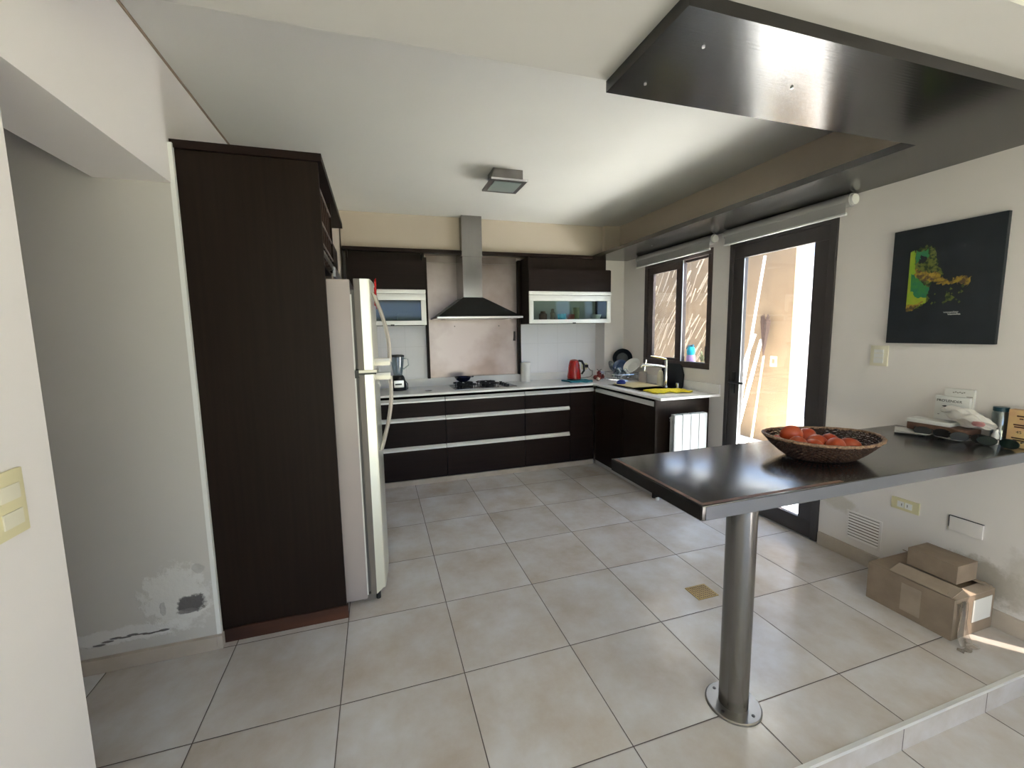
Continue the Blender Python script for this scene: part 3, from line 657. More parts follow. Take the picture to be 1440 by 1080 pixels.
obj('power_cord', MB().tube([(bx_ + .07, by_ + .01, hz + .09), (bx_ + .092, by_, hz + .06), (bx_ + .09, by_ - .01, hz + .008), (bx_ + .05, by_ + .09, hz + .006)], .004, 8), 'black', t)

# ------------------------------------------------------------------ dish rack corner
t = thing('dish_rack', 'metal wire dish rack in the worktop corner loaded with plates', 'dish rack', (6.45 * U, 4.72 * U, hz))
rx0, rx1, ry0, ry1 = 6.30 * U, 6.93 * U, 4.40 * U, 5.10 * U
m = MB()
for z in (.02, .09):
    o_ = .02 if z > .05 else 0
    m.tube([(rx0 - o_, ry0 - o_, hz + z), (rx1 + o_ * .3, ry0 - o_, hz + z), (rx1 + o_ * .3, ry1 + o_, hz + z), (rx0 - o_, ry1 + o_, hz + z), (rx0 - o_, ry0 - o_, hz + z)], .003, 6)
obj('frame', m, 'chrome', t)
m = MB()
for k in range(9):
    y = ry0 + (ry1 - ry0) * k / 8
    m.tube([(rx0 - .015, y, hz + .09), (rx0, y, hz + .02), (rx1, y, hz + .02), (rx1, y, hz + .09)], .0022, 6)
obj('wires', m, 'chrome', t)
for (x, y) in ((rx0, ry0), (rx1, ry0), (rx0, ry1), (rx1, ry1)):
    obj('foot', MB().tube([(x, y, hz), (x, y, hz + .02)], .005, 8), 'chrome', t)
def plate(c, r, ax, m, lb, nm='plate', depth=.02, cat='plate', group='plates in the dish rack'):
    """disc dish whose axis points along ax"""
    prof = [(0, 0), (r * .6, 0), (r * .72, depth * .5), (r, depth), (r, depth + .004), (r * .70, depth * .5 + .005), (r * .58, .005), (0, .005)]
    mb = MB().lathe(prof, (0, 0, 0), 36); o = obj(nm, mb, m, None)
    o.location = c; o.rotation_euler = Vector(ax).to_track_quat('Z', 'Y').to_euler()
    return tag(o, lb, cat, group)
dz = hz + .022
plate((6.84 * U, 5.14 * U, dz + .215), .110, (-.55, -1, .12), mat('black_dish', (.008, .012, .016), .35), 'large black round plate upright at the back of the dish rack', depth=.035)
plate((6.70 * U, 4.98 * U, dz + .12), .085, (-.75, -.8, .45), mat('blue_ceramic', (.05, .09, .20), .2, coat=.5), 'dark blue plate leaning in the dish rack')
plate((6.84 * U, 4.72 * U, dz + .13), .10, (-.9, -.3, .75), 'white', 'white plate lying slanted at the right side of the dish rack', depth=.028)
plate((6.48 * U, 5.02 * U, dz + .12), .075, (.5, -.8, .55), 'clear', 'clear glass plate leaning at the left side of the dish rack')
for i, (x, y, a, lb) in enumerate(((6.45, 4.86, .5, 'upturned clear glass at the left end of the dish rack'), (6.55, 4.72, -.4, 'clear glass lying in the middle of the dish rack'), (6.40, 4.62, .8, 'clear glass at the front left of the dish rack'), (6.66, 4.58, -.7, 'clear glass at the front right of the dish rack'))):
    o = obj('drinking_glass', MB().lathe([(0, 0), (.026, 0), (.033, .10), (.031, .10), (.024, .006), (0, .006)], (0, 0, 0), 20), 'clear')
    o.location = (x * U, y * U, hz + .05); o.rotation_euler = (a, .5 * a, 0); tag(o, lb, 'glass', 'glasses in the dish rack')
# cutlery cup & utensils
tag(obj('utensil_cup', MB().lathe([(0, 0), (.04, 0), (.045, .12), (.042, .12), (.037, .005), (0, .005)], (6.80 * U, 4.30 * U, hz + .0), 24), 'fridge_side'), 'grey utensil cup beside the faucet', 'cup')
tag(obj('steel_knife', MB().tube([(6.80 * U, 4.30 * U, hz + .01), (6.86 * U, 4.26 * U, hz + .25)], [.004, .009], 6), 'chrome'), 'steel utensil standing in the grey cup', 'utensil')
tag(obj('dish_soap_bottle', MB().lathe([(0, 0), (.032, 0), (.034, .01), (.030, .10), (.020, .145), (.010, .15), (.010, .165), (0, .165)], (6.86 * U, 3.80 * U, hz), 20), 'cream2'), 'pale dish soap bottle left of the faucet column', 'bottle')
tag(obj('soap_dispenser', MB().lathe([(0, 0), (.014, 0), (.014, .05), (.01, .055), (0, .055)], (6.79 * U, 3.22 * U, hz + .0035), 16), 'chrome'), 'small chrome cap standing right of the faucet', 'soap dispenser')
# black cutting board leaning on wall
m = MB()
pl = [(-.16, 0), (.15, 0), (.16, .02), (.16, .13), (.125, .205), (.09, .23), (-.16, .23)]
m.prism([((3.55 - p[0] * 2) * U, hz + p[1]) for p in pl], 'x', 6.915 * U, 6.915 * U + .010)
o = obj('cutting_board', m, 'black'); tag(o, 'black cutting board with a cut corner leaning on the wall behind the faucet', 'cutting board'); o.rotation_euler = (0, .08, 0)
tag(obj('wooden_board', MB().t(6.1, 6.70, 3.62, 4.3, 1.80, 1.815, .002), 'oldwood'), 'pale wooden board laid across the sink', 'board')
tag(obj('cleaning_cloth', MB().sheet(lambda u, v: ((6.02 + .70 * u) * U, (2.78 + .40 * v + .05 * math.sin(u * 5)) * U, hz + .012 + .005 * math.sin(u * 19 + v * 4) * math.cos(v * 11)), 26, 16, .010), 'yellow'), 'yellow cleaning cloth on the worktop in front of the sink', 'cloth')
tag(obj('blue_scourer', MB().lathe([(0, 0), (.045, 0), (.05, .012), (.036, .036), (0, .045)], (6.20 * U, 4.18 * U, hz + .0115), 20, 1, .8), 'blue'), 'blue rounded sponge at the edge of the sink', 'sponge')
m = MB(); 
t = thing('fruit_ornament', 'dark red fruit ornament on the worktop right of the kettle', 'ornament', (6.26 * U, 5.18 * U, hz))
for (dx, dy, r, z) in ((0, 0, .034, .03), (.045, .01, .03, .028), (-.04, .01, .026, .024), (.015, .02, .028, .07), (-.01, -.03, .026, .025)):
    obj('berry', MB().lathe([(r * math.sin(PI * k / 8), -r * math.cos(PI * k / 8)) for k in range(9)], (6.26 * U + dx, 5.18 * U + dy, hz + z + .005), 16), 'redd', t)
for a in (0, 1.8, 3.6): obj('leaf', MB().sheet(lambda u, v, a=a: (6.26 * U + .01 + math.cos(a) * .035 * u, 5.18 * U + .02 + math.sin(a) * .035 * u + (v - .5) * .014, hz + .10 + .02 * u), 4, 3, .002), 'reedg' if a > 4 else 'iron', t)
tag(obj('onion', MB().lathe([(.022 * math.sin(PI * k / 8), .022 - .022 * math.cos(PI * k / 8)) for k in range(9)], (6.12 * U, 4.98 * U, hz), 16), 'card_l'), 'small beige onion on the worktop before the dish rack', 'onion')

# ------------------------------------------------------------------ radiator
t = thing('radiator', 'white four-section aluminium radiator on the dark end panel', 'radiator', (6.36 * U, 2.47 * U, .35 * U))
for k in range(4):
    x0 = 6.04 + .168 * k
    s_ = obj('section', MB().t(x0 + .004, x0 + .164, 2.36, 2.385, .42, 1.50, .008).t(x0 + .06, x0 + .108, 2.385, 2.50, .42, 1.49, .004).t(x0 + .012, x0 + .156, 2.46, 2.48, .44, 1.46, .004).t(x0 + .012, x0 + .156, 2.385, 2.46, 1.46, 1.505, .006), 'rad', t)
obj('collector', MB().tube([(6.03 * U, 2.44 * U, 1.42 * U), (6.72 * U, 2.44 * U, 1.42 * U)], .02, 14).tube([(6.03 * U, 2.44 * U, .50 * U), (6.72 * U, 2.44 * U, .50 * U)], .02, 14), 'rad', t)
obj('air_valve', MB().tube([(6.0 * U, 2.44 * U, 1.42 * U), (6.03 * U, 2.44 * U, 1.42 * U)], .012, 10), 'chrome', t)
obj('wall_bracket', MB().t(6.2, 6.24, 2.48, 2.575, 1.2, 1.26).t(6.5, 6.54, 2.48, 2.575, 1.2, 1.26), 'white_p', t)
obj('supply_pipe', MB().tube([(6.74 * U, 2.44 * U, .50 * U), (6.78 * U, 2.44 * U, .50 * U), (6.78 * U, 2.44 * U, 0)], .008, 10), 'rad', t)

# ------------------------------------------------------------------ bar counter with steel post
BZ = 1.79
t = thing('bar_counter', 'dark glossy bar counter on a steel post, fixed to the right wall', 'bar counter', (3.93 * U, -.95 * U, 0))
bar = MB().t(3.335, XR - .002, -1.20, -.13, BZ - .10, BZ, .004)
obj('bar_top', bar, 'wenge_bar', t)
obj('front_edging', MB().t(3.36, XR - .004, -1.204, -1.199, BZ - .094, BZ - .006), mat('edge_band_grey', (.26, .28, .33), .2, .9), t)
obj('end_edging', MB().t(3.330, 3.3355, -1.19, -.14, BZ - .096, BZ - .004), mat('edge_band_black', (.010, .008, .008), .5, spec=.3), t)
obj('worn_edge', MB().t(3.345, 4.6, -1.185, -1.155, BZ, BZ + .0012).t(3.345, 3.375, -1.155, -.15, BZ, BZ + .0012), 'leather', t, label='worn brown strip along the table edge')
obj('post', MB().tube([(3.93 * U, -.95 * U, .010), (3.93 * U, -.95 * U, (BZ - .10) * U)], .0515, 40), noisy('brushed_post_steel', (.20, .195, .19), (.26, .255, .25), 4, .22, .05, 90, (1, 1, .04), metal=1.0), t)
fm = MB().lathe([(0, 0), (.098, 0), (.098, .007), (.094, .010), (0, .010)], (3.93 * U, -.95 * U, 0), 40)
obj('flange', fm, mat('flange_steel', (.32, .31, .30), .35, 1.0), t)
for a in (.3, 1.87, 3.44, 5.0):
    obj('screw', MB().tube([(3.93 * U + .075 * math.cos(a), -.95 * U + .075 * math.sin(a), .010), (3.93 * U + .075 * math.cos(a), -.95 * U + .075 * math.sin(a), .012)], .006, 10), 'darkmetal', t)

# ------------------------------------------------------------------ wicker basket with tomatoes
bcx, bcy, bz = 5.03 * U, -.70 * U, BZ * U + .001
t = thing('wicker_basket', 'dark brown oval wicker basket holding tomatoes on the bar', 'basket', (bcx, bcy, bz))
AX, AY, H = .222, .170, .085
BR = -.30
def bpt(a, s_, off=0.0):
    """a angle, s_ 0..1 height fraction"""
    k = .54 + .46 * (s_ ** .75); lift = .004 * math.cos(2 * a) * s_
    x = (AX * k + off) * math.cos(a); y = (AY * k + off) * math.sin(a)
    return (bcx + x * math.cos(BR) - y * math.sin(BR), bcy + x * math.sin(BR) + y * math.cos(BR), bz + .004 + (H + lift) * s_)
n = 88
m = MB()
for j in range(14):                          # woven rounds
    s_ = j / 13
    pts = [bpt(2 * PI * k / n, s_, .0045 * (1 if (k + j) % 2 else -1)) for k in range(n)]
    pts.append(pts[0]); m.tube(pts, .0036, 5, caps=False)
obj('weave', m, 'wicker', t)
m = MB()
for k in range(44):
    a = 2 * PI * k / 44
    m.tube([bpt(a, s_ / 8) for s_ in range(9)], .0026, 5)
obj('stakes', m, 'wicker', t)
m = MB()
pts = [bpt(2 * PI * k / n, 1.03, .003 * math.sin(k * 1.9)) for k in range(n)]; pts.append(pts[0]); m.tube(pts, .0065, 7, caps=False)
pts = [bpt(2 * PI * k / n, 1.05, .003 * math.cos(k * 1.9)) for k in range(n)]; pts.append(pts[0]); m.tube(pts, .0045, 6, caps=False)
obj('rim', m, 'wicker_l', t, label='lighter braided rim')
mb = MB()
cvs = [mb.bm.verts.new((bpt(2 * PI * k / 48, 0)[0], bpt(2 * PI * k / 48, 0)[1], bz + .001)) for k in range(48)]
cvt = [mb.bm.verts.new((v.co.x, v.co.y, bz + .008)) for v in cvs]
mb.bm.faces.new(cvs[::-1]); mb.bm.faces.new(cvt)
for k in range(48): mb.bm.faces.new((cvs[k], cvs[(k + 1) % 48], cvt[(k + 1) % 48], cvt[k]))
obj('base', mb, 'wicker', t)
# tomatoes : u along long axis, v across, r, z
def loc_b(u, v): return (bcx + u * math.cos(BR) - v * math.sin(BR), bcy + u * math.sin(BR) + v * math.cos(BR))
TOM = [(-.115, .045, .043, .085, 'large red tomato at the back left of the basket, highest in the pile'),
       (-.02, .062, .042, .070, 'red tomato at the back centre of the basket'),
       (-.145, -.035, .040, .058, 'orange-red tomato at the far left of the basket'),
       (-.085, -.058, .036, .055, 'small red tomato at the front left of the basket'),
       (-.025, -.015, .038, .062, 'orange-red tomato half hidden in the middle of the pile'),
       (.020, -.066, .043, .055, 'large orange-red tomato at the front centre of the basket'),
       (.070, .012, .038, .058, 'orange-red tomato half hidden behind the rightmost one'),
       (.118, -.040, .042, .052, 'dark red tomato furthest right in the basket')]
prof = []
for k in range(15):
    a = PI * k / 14; r = math.sin(a) * (1 + .06 * math.sin(a)); z = -math.cos(a) * .86
    if k == 14: z -= .08
    if k == 13: z -= .02
    prof.append((max(r, 0), z))
prof[0] = (0, prof[0][1]); prof[-1] = (0, prof[-1][1])
tm = None
for i, (u, v, r, z, lb) in enumerate(TOM):
    if tm is None:
        tm = bpy.data.objects.new('tomato', None); C.objects.link(tm); tm.empty_display_size = .02; o = tm
        sk = obj('skin', MB().lathe([(a_ * .042, b_ * .042) for a_, b_ in prof], (0, 0, 0), 28), 'tomato', tm)
        cx_ = MB()
        for k in range(5):
            a = 2 * PI * k / 5
            cx_.tube([(0, 0, .033), (.006 * math.cos(a), .006 * math.sin(a), .0355), (.012 * math.cos(a), .012 * math.sin(a), .0385)], [.002, .0016, .0006], 5)
        obj('calyx', cx_, 'reedg', tm)
    else:
        o = tm.copy(); C.objects.link(o)
        for ch in list(tm.children): c_ = ch.copy(); C.objects.link(c_); c_.parent = o
    x, y = loc_b(u * .80 - .005, v); o.location = (x, y, bz + z); k = r / .042; o.scale = (k, k, k)
    o.rotation_euler = (1.9 + .5 * math.sin(i * 2.1), .4 * math.cos(i * 3.3), -.4 + .8 * i); tag(o, lb, 'tomato', 'tomatoes in the wicker basket')
for i, (u, v, z, lb) in enumerate(((-.165, .03, .068, 'small red cherry tomato near the left rim of the basket'), (-.15, .062, .066, 'small red cherry tomato behind the left tomatoes'))):
    x, y = loc_b(u, v); r = .017
    tag(obj('cherry_tomato', MB().lathe([(r * math.sin(PI * k / 8), -r * math.cos(PI * k / 8)) for k in range(9)], (x, y, bz + z), 16), 'tomato'), lb, 'tomato')

# ------------------------------------------------------------------ clutter at the wall end of the bar
zt = BZ * U + .001
def TX(x, y): return (x * U, y * U)
# papers
def quad_sheet(c, w, l, ang, z, m, nm, lb, cat, curl=.004, th=.0008):
    ca, sa = math.cos(ang), math.sin(ang)
    return tag(obj(nm, MB().sheet(lambda u, v: (c[0] + (u - .5) * w * ca - (v - .5) * l * sa, c[1] + (u - .5) * w * sa + (v - .5) * l * ca, z + curl * (abs(u - .5) * 2) ** 2), 8, 6, th), m), lb, cat, 'loose papers on the bar')
quad_sheet((6.74 * U, -.40 * U), .17, .12, .5, zt + .001, 'paper', 'paper_sheet', 'white sheet of paper lowest and leftmost under the leather folder', 'paper')
quad_sheet((6.74 * U, -.46 * U), .16, .12, .25, zt + .008, 'paper', 'paper_sheet', 'white sheet of paper under the leather folder, on top of the other', 'paper')
quad_sheet((6.78 * U, -.74 * U), .12, .10, -.2, zt + .003, 'paper', 'paper_sheet', 'white sheet of paper sticking out between the sunglasses', 'paper')
o = obj('leather_folder', MB().box(-.055, .055, -.12, .12, 0, .040, .008), 'leather'); o.location = (6.85 * U, -.60 * U, zt + .013); o.rotation_euler = (0, .0, -.08)
tag(o, 'brown leather folder lying on the papers at the wall', 'folder')
o = obj('envelope_stack', MB().box(-.045, .045, -.085, .085, 0, .020, .003), 'white_p'); o.location = (6.83 * U, -.53 * U, zt + .054); o.rotation_euler = (.0, 0, .06)
tag(o, 'white flat envelope stack on top of the leather folder', 'envelopes')
# leaflet boxes standing against the wall
t = thing('leaflet_box', 'white printed card box with a small black emblem, standing against the wall', 'box', (6.945 * U, -.62 * U, zt))
o_ = obj('carton', MB().box(6.92 * U, 6.96 * U, -.75 * U, -.49 * U, zt, zt + .195, .002), 'white_p', t)
text("PRO'LENDER", .017, 'iron', (6.92 * U - .0008, -.60 * U, zt + .172), (PI / 2, 0, -PI / 2), t)
em = MB(); ex = 6.92 * U
em.prism([(-.585 * U + a, zt + .045 + b) for a, b in ((.020, .100), (.006, .104), (-.004, .100), (-.020, .104), (-.010, .095), (.002, .088), (.008, .094))], 'x', ex - .001, ex)
em.tube([(ex - .001, -.585 * U, zt + .135), (ex - .001, -.585 * U, zt + .105)], .0008, 5)
em.lathe([(0, 0), (.004, 0), (.004, .002), (0, .002)], (ex, -.525 * U, zt + .10), 8)
obj('emblem', em, 'iron', t)
t = thing('white_carton', 'taller white carton behind the emblem box, touching the wall', 'box', (6.975 * U, -.64 * U, zt))
obj('carton', MB().box(6.962 * U, 6.992 * U, -.76 * U, -.535 * U, zt, zt + .235, .002), 'paper', t)
for k in range(6):
    mk = MB().box(6.962 * U - .0006, 6.962 * U, -.60 * U - .008 * k - .006, -.60 * U - .008 * k, zt + .214 + .003 * (k % 2), zt + .218 + .003 * (k % 2))
    obj('print', mk, 'fridge_trim', t)
for k in range(2):
    mk = MB().box(6.962 * U - .0006, 6.962 * U, -.75 * U, -.705 * U, zt + .190 + .008 * k, zt + .193 + .008 * k)
    obj('print', mk, 'fridge_trim', t)
# crumpled white bag
def bagf(u, v):
    a = 2 * PI * u; rr = math.sin(PI * min(max(v, .02), .98)) ** .6
    x = .042 * rr * math.cos(a) * (1 + .15 * math.sin(5 * a + v * 9)); z = .036 * rr * math.sin(a) * (1 + .12 * math.sin(4 * a + 7 * v))
    return (6.83 * U + x, (-.60 - .38 * v) * U + .006 * math.sin(9 * a), zt + .135 - .055 * v + z + .006 * math.sin(20 * v + 3 * a))
t = thing('plastic_bag', 'crumpled white plastic bag with a pink end lying on the folder', 'bag', (6.83 * U, -.80 * U, zt))
obj('bag', MB().sheet(bagf, 36, 20, .0015), 'bag', t)
obj('pink_print', MB().lathe([(.0, -.012), (.018, -.010), (.024, 0), (.018, .010), (0, .012)], (6.755 * U, -.90 * U, zt + .092), 20, .6, 1.0), 'pinkish', t, label='pink patch on the bag')
# sunglasses / cases
def sunglasses(x, y, ang, lb, lens='black'):
    t = thing('sunglasses', lb, 'sunglasses', (x, y, zt), 'sunglasses on the bar'); ca, sa = math.cos(ang), math.sin(ang)
    def P(a, b, c): return (x + a * ca - b * sa, y + a * sa + b * ca, zt + c)
    for s_ in (-1, 1):
        def lf(u, v, s_=s_):
            a = 2 * PI * u; w = .027 * (1 if abs(math.cos(a)) < .5 else 1); rr = v
            return P(s_ * .034 + .030 * rr * math.cos(a), -.006 * (s_ * .034 + .03 * rr * math.cos(a)) ** 2 / .002, .024 + .022 * rr * math.sin(a) * (1 if math.sin(a) < 0 else .85))
        mb = MB(); nn = 20
        ring = [mb.bm.verts.new(lf(k / nn, 1)) for k in range(nn)]; ring2 = [mb.bm.verts.new(Vector(lf(k / nn, 1)) + Vector((sa * .003, -ca * .003, 0))) for k in range(nn)]
        mb.bm.faces.new(ring); mb.bm.faces.new(ring2[::-1])
        for k in range(nn): mb.bm.faces.new((ring[k], ring[(k + 1) % nn], ring2[(k + 1) % nn], ring2[k]))
        obj('lens', mb, lens, t)
        obj('temple', MB().tube([P(s_ * .066, 0, .034), P(s_ * .068, .05, .032), P(s_ * .064, .10, .020), P(s_ * .060, .125, .004)], [.0035, .003, .003, .003], 6), 'black', t)
        obj('rim', MB().tube([lf(k / 20, 1.02) for k in range(21)], .0022, 6), 'black', t)
    obj('bridge', MB().tube([P(-.008, 0, .030), P(0, 0, .034), P(.008, 0, .030)], .0028, 6), 'black', t)
FA = -PI / 2 + .35
sunglasses(6.70 * U, -.60 * U, FA, 'black sunglasses furthest left, in front of the leather folder')
sunglasses(6.74 * U, -.86 * U, FA + .1, 'black sunglasses in front of the plastic bag')
sunglasses(6.76 * U, -1.04 * U, FA - .2, 'dark green-lensed sunglasses nearest the bar front edge', mat('green_black_lens', (.006, .018, .014), .08, coat=.8))
t = thing('glass_jar', 'clear glass jar with a dark teal lid behind the plastic bag', 'jar', (6.93 * U, -.965 * U, zt))
obj('jar', MB().lathe([(0, 0), (.026, 0), (.028, .01), (.028, .145), (.022, .155), (.020, .155), (.025, .143), (.025, .012), (0, .004)], (6.93 * U, -.965 * U, zt), 24), 'clear', t)
obj('lid', MB().lathe([(0, .154), (.026, .154), (.026, .172), (0, .174)], (6.93 * U, -.965 * U, zt), 24), mat('teal_lid', (.01, .05, .07), .3), t)
tag(obj('white_dropper_bottle', MB().lathe([(0, 0), (.012, 0), (.013, .045), (.008, .055), (.008, .07), (0, .071)], (6.86 * U, -.975 * U, zt), 16), 'white_p'), 'tiny white capped bottle left of the yellow tea box', 'bottle')
t = thing('tea_box', 'yellow printed tea box standing at the right end of the bar', 'box', (6.93 * U, -1.12 * U, zt))
obj('carton', MB().box(6.88 * U, 6.97 * U, -1.198 * U, -1.035 * U, zt, zt + .17, .002), 'tea', t)
fx_ = 6.88 * U
for k, (z_, w_) in enumerate(((.140, .030), (.128, .012), (.100, .046), (.090, .040), (.040, .05), (.030, .04))):
    obj('print', MB().box(fx_ - .0006, fx_, -1.117 * U - w_ / 2, -1.117 * U + w_ / 2, zt + z_, zt + z_ + .006), 'redwood', t)
text('45', .018, 'iron', (fx_ - .0008, -1.11 * U, zt + .070), (PI / 2, 0, -PI / 2), t)

# ------------------------------------------------------------------ picture on the right wall
t = thing('wall_picture', 'square black canvas with a green and orange paint splash on the right wall', 'picture', ((XR - .03) * U, -.42 * U, 2.72 * U))
py0, py1, pz0, pz1 = -.86, .015, 2.71, 3.925
obj('canvas', MB().t(XR - .045, XR - .001, py0, py1, pz0, pz1, .003), 'canvas', t)
# splash: layered thin irregular paint patches; f coordinates: a 0..1 left->right (y decreasing), b 0..1 bottom->top
def splash(pts, m, off, jag=.012, n=90, sd=1):
    rnd = random.Random(sd); P = []
    k = len(pts)
    for i in range(k):
        a, b = pts[i], pts[(i + 1) % k]
        st = max(2, int(math.dist(a, b) / .012))
        for j in range(st):
            f = j / st; jg = jag if not (a[0] < .24 and b[0] < .24) else 0
            P.append((a[0] + (b[0] - a[0]) * f + rnd.uniform(-jg, jg), a[1] + (b[1] - a[1]) * f + rnd.uniform(-jg, jg)))
    x0 = (XR - .045) * U
    mb = MB(); vs = [mb.bm.verts.new((x0 - off, (py1 - a * (py1 - py0)) * U, (pz0 + b * (pz1 - pz0)) * U)) for a, b in P]
    e = [mb.bm.edges.new((vs[i], vs[(i + 1) % len(vs)])) for i in range(len(vs))]
    bmesh.ops.triangle_fill(mb.bm, edges=e, use_beauty=True)
    return obj('paint_patch', mb, m, t, smooth=False)
mg1 = noisy('paint_green', (.05, .22, .04), (.20, .34, .02), 24, .5); mg2 = noisy('paint_lime', (.22, .38, .02), (.34, .38, .03), 20, .5)
mo1 = noisy('paint_orange', (.36, .24, .03), (.10, .06, .03), 60, .5, pos=(.4, .6)); mo2 = noisy('paint_ochre', (.14, .16, .03), (.02, .04, .015), 70, .5, pos=(.4, .6)); mt = noisy('paint_teal', (.02, .16, .08), (.04, .22, .05), 30, .5)
splash([(.185, .80), (.36, .84), (.42, .79), (.46, .66), (.52, .58), (.42, .52), (.40, .42), (.40, .36), (.30, .31), (.185, .285)], mo2, .0004, .014, sd=2)
splash([(.185, .80), (.23, .81), (.24, .66), (.27, .55), (.36, .45), (.38, .36), (.26, .30), (.185, .285)], mg2, .0007, .008, sd=3)
splash([(.21, .62), (.30, .54), (.40, .47), (.38, .40), (.28, .40), (.215, .47)], mt, .0010, .008, sd=4)
splash([(.24, .64), (.32, .62), (.44, .60), (.52, .56), (.56, .53), (.70, .545), (.76, .53), (.75, .47), (.66, .49), (.56, .49), (.46, .51), (.32, .54), (.25, .57)], mo1, .0010, .016, sd=5)
splash([(.185, .34), (.27, .34), (.36, .37), (.30, .32), (.24, .285), (.185, .285)], mo1, .0012, .008, sd=6)
splash([(.25, .80), (.36, .80), (.38, .74), (.30, .72), (.25, .68)], mt, .0013, .014, sd=8)
splash([(.29, .76), (.35, .75), (.34, .69), (.28, .70)], 'canvas', .0016, .012, sd=9)
splash([(.56, .44), (.60, .40), (.63, .38), (.60, .35), (.55, .36)], mo2, .0010, .012, sd=10)
rn = random.Random(4)
for k in range(14):
    a, b = rn.uniform(.38, .72), rn.uniform(.33, .50); r = rn.uniform(.006, .014)
    splash([(a - r, b), (a, b + r), (a + r * 1.4, b), (a, b - r)], mo2, .0008, .003, sd=20 + k)
sg = MB(); x0 = (XR - .045) * U - .0008
for row, (b0, a0, a1) in enumerate(((.262, .55, .68), (.245, .59, .70))):
    pts = []
    for k in range(40):
        a = a0 + (a1 - a0) * k / 39; b = b0 + .006 * math.sin(k * 1.7 + row) * (1 if k % 9 else 2)
        pts.append((x0, (py1 - a * (py1 - py0)) * U, (pz0 + b * (pz1 - pz0)) * U))
    sg.tube(pts, .0006, 4)
obj('signature', sg, 'paper', t, label='white handwritten signature')

# ------------------------------------------------------------------ wall plates on the right wall and left wall
plate_wall('light_switch', 'cream light switch below left of the black picture', (XR * U, .088 * U, 2.56 * U), .088, .118, 'x-', [('rocker', -.024, .024, -.042, -.012, 'white_p'), ('rocker', -.024, .024, -.010, .014, 'white_p'), ('rocker', -.024, .024, .017, .036, 'white_p')], 'cream2', 'switch')
plate_wall('wall_outlet', 'cream oval double outlet low on the right wall above the cartons', (XR * U, -.285 * U, .90 * U), .128, .066, 'x-', [('socket', -.034, -.002, -.017, .017, 'white_p'), ('socket', .002, .034, -.017, .017, 'white_p'), ('socket_slot', -.016, -.010, -.008, .008, 'iron'), ('socket_slot', .010, .016, -.008, .008, 'iron')], 'cream')
t = plate_wall('blank_cover', 'painted-over blank cover plate right of the low outlet', (XR * U, -.79 * U, .875 * U), .125, .075, 'x-', [], 'wall', 'cover plate')
obj('gap_line', MB().box(XR * U - .0095, XR * U - .001, -.79 * U - .0645, -.79 * U + .0645, .875 * U + .0375, .875 * U + .0395), 'iron', t)
obj('gap_line', MB().box(XR * U - .0095, XR * U - .001, -.79 * U + .0625, -.79 * U + .0645, .875 * U - .02, .875 * U + .0375), 'iron', t)
plate_wall('light_switch', 'cream switch plate with two rockers on the near left wall', (XL * U, -.96 * U, 2.205 * U), .085, .145, 'x+', [('rocker', -.026, .026, .008, .042, 'cream2'), ('rocker', -.026, .026, -.050, -.016, 'cream2')], 'cream', 'switch')
# vent grille
t = thing('vent_grille', 'dirty painted wall vent grille beside the glass door frame', 'vent', (XR * U, .11 * U, .26 * U))
obj('frame', MB().box(XR * U - .006, XR * U, -.085 * U, .30 * U, .24 * U, .61 * U, .002), 'wall_right', t)
for k in range(9):
    z = (.275 + .036 * k) * U
    obj('slat', MB().prism([(XR * U - .014, z), (XR * U - .006, z + .010), (XR * U - .006, z + .004)], 'y', -.06 * U, .27 * U), 'wall', t)
    obj('slot', MB().box(XR * U - .0068, XR * U - .006, -.06 * U, .27 * U, z + .010, z + .0145), 'redwood' if 1 < k < 7 else 'fridge_trim', t)

# ------------------------------------------------------------------ floor drain, ceiling lamp
t = thing('floor_drain', 'square brass drain grate in the kitchen floor tiles', 'drain', (4.73 * U, .265 * U, 0))
obj('grate', MB().t(4.60, 4.865, .15, .37, 0, .006, .001), 'brass', t)
m = MB()
for i in range(9):
    for j in range(7): m.box((4.62 + .026 * i) * U, (4.634 + .026 * i) * U, (.165 + .028 * j) * U, (.18 + .028 * j) * U, .003, .0034)
obj('holes', m, 'redwood', t)
t = thing('ceiling_lamp', 'square ceiling lamp with a frosted glass plate over the kitchen', 'lamp', (3.32 * U, 2.78 * U, 4.96 * U))
obj('housing', MB().t(3.10, 3.54, 2.62, 2.92, 5.03, ZC, .003), 'steel', t)
obj('frame', MB().t(3.035, 3.565, 2.50, 3.03, 5.005, 5.03, .002), 'darkmetal', t)
obj('glass_plate', MB().t(3.10, 3.50, 2.57, 2.96, 4.998, 5.006, .001), 'bulb', t)
obj('edge_strip', MB().t(3.035, 3.565, 2.494, 2.50, 5.005, 5.03), 'alu', t)

# ------------------------------------------------------------------ cartons on the floor
def carton(x0, x1, y0, y1, z0, z1, nm, lb, m='card', bev=.004):
    t = thing(nm, lb, 'carton', ((x0 + x1) / 2 * U, (y0 + y1) / 2 * U, z0 * U))
    obj('body', MB().t(x0, x1, y0, y1, z0, z1, bev), m, t); return t
t = carton(6.34, 6.945, -1.06, -.36, 0, .40, 'cardboard_box', 'long brown cardboard box with torn tape on the floor by the wall')
def flap(pts, nm='flap', m='card_l'):
    a, b, c, d = [Vector(p) * U for p in pts]
    return obj(nm, MB().sheet(lambda u, v: tuple((a * (1 - u) + b * u) * (1 - v) + (d * (1 - u) + c * u) * v), 2, 2, .004), m, t)
flap([(6.34, -.55, .41), (6.34, -1.04, .41), (6.47, -1.05, .475), (6.47, -.56, .47)])
flap([(6.94, -.40, .41), (6.94, -1.04, .41), (6.80, -1.04, .45), (6.80, -.40, .47)])
flap([(6.36, -1.065, .40), (6.92, -1.065, .40), (6.92, -.99, .43), (6.36, -.99, .43)])
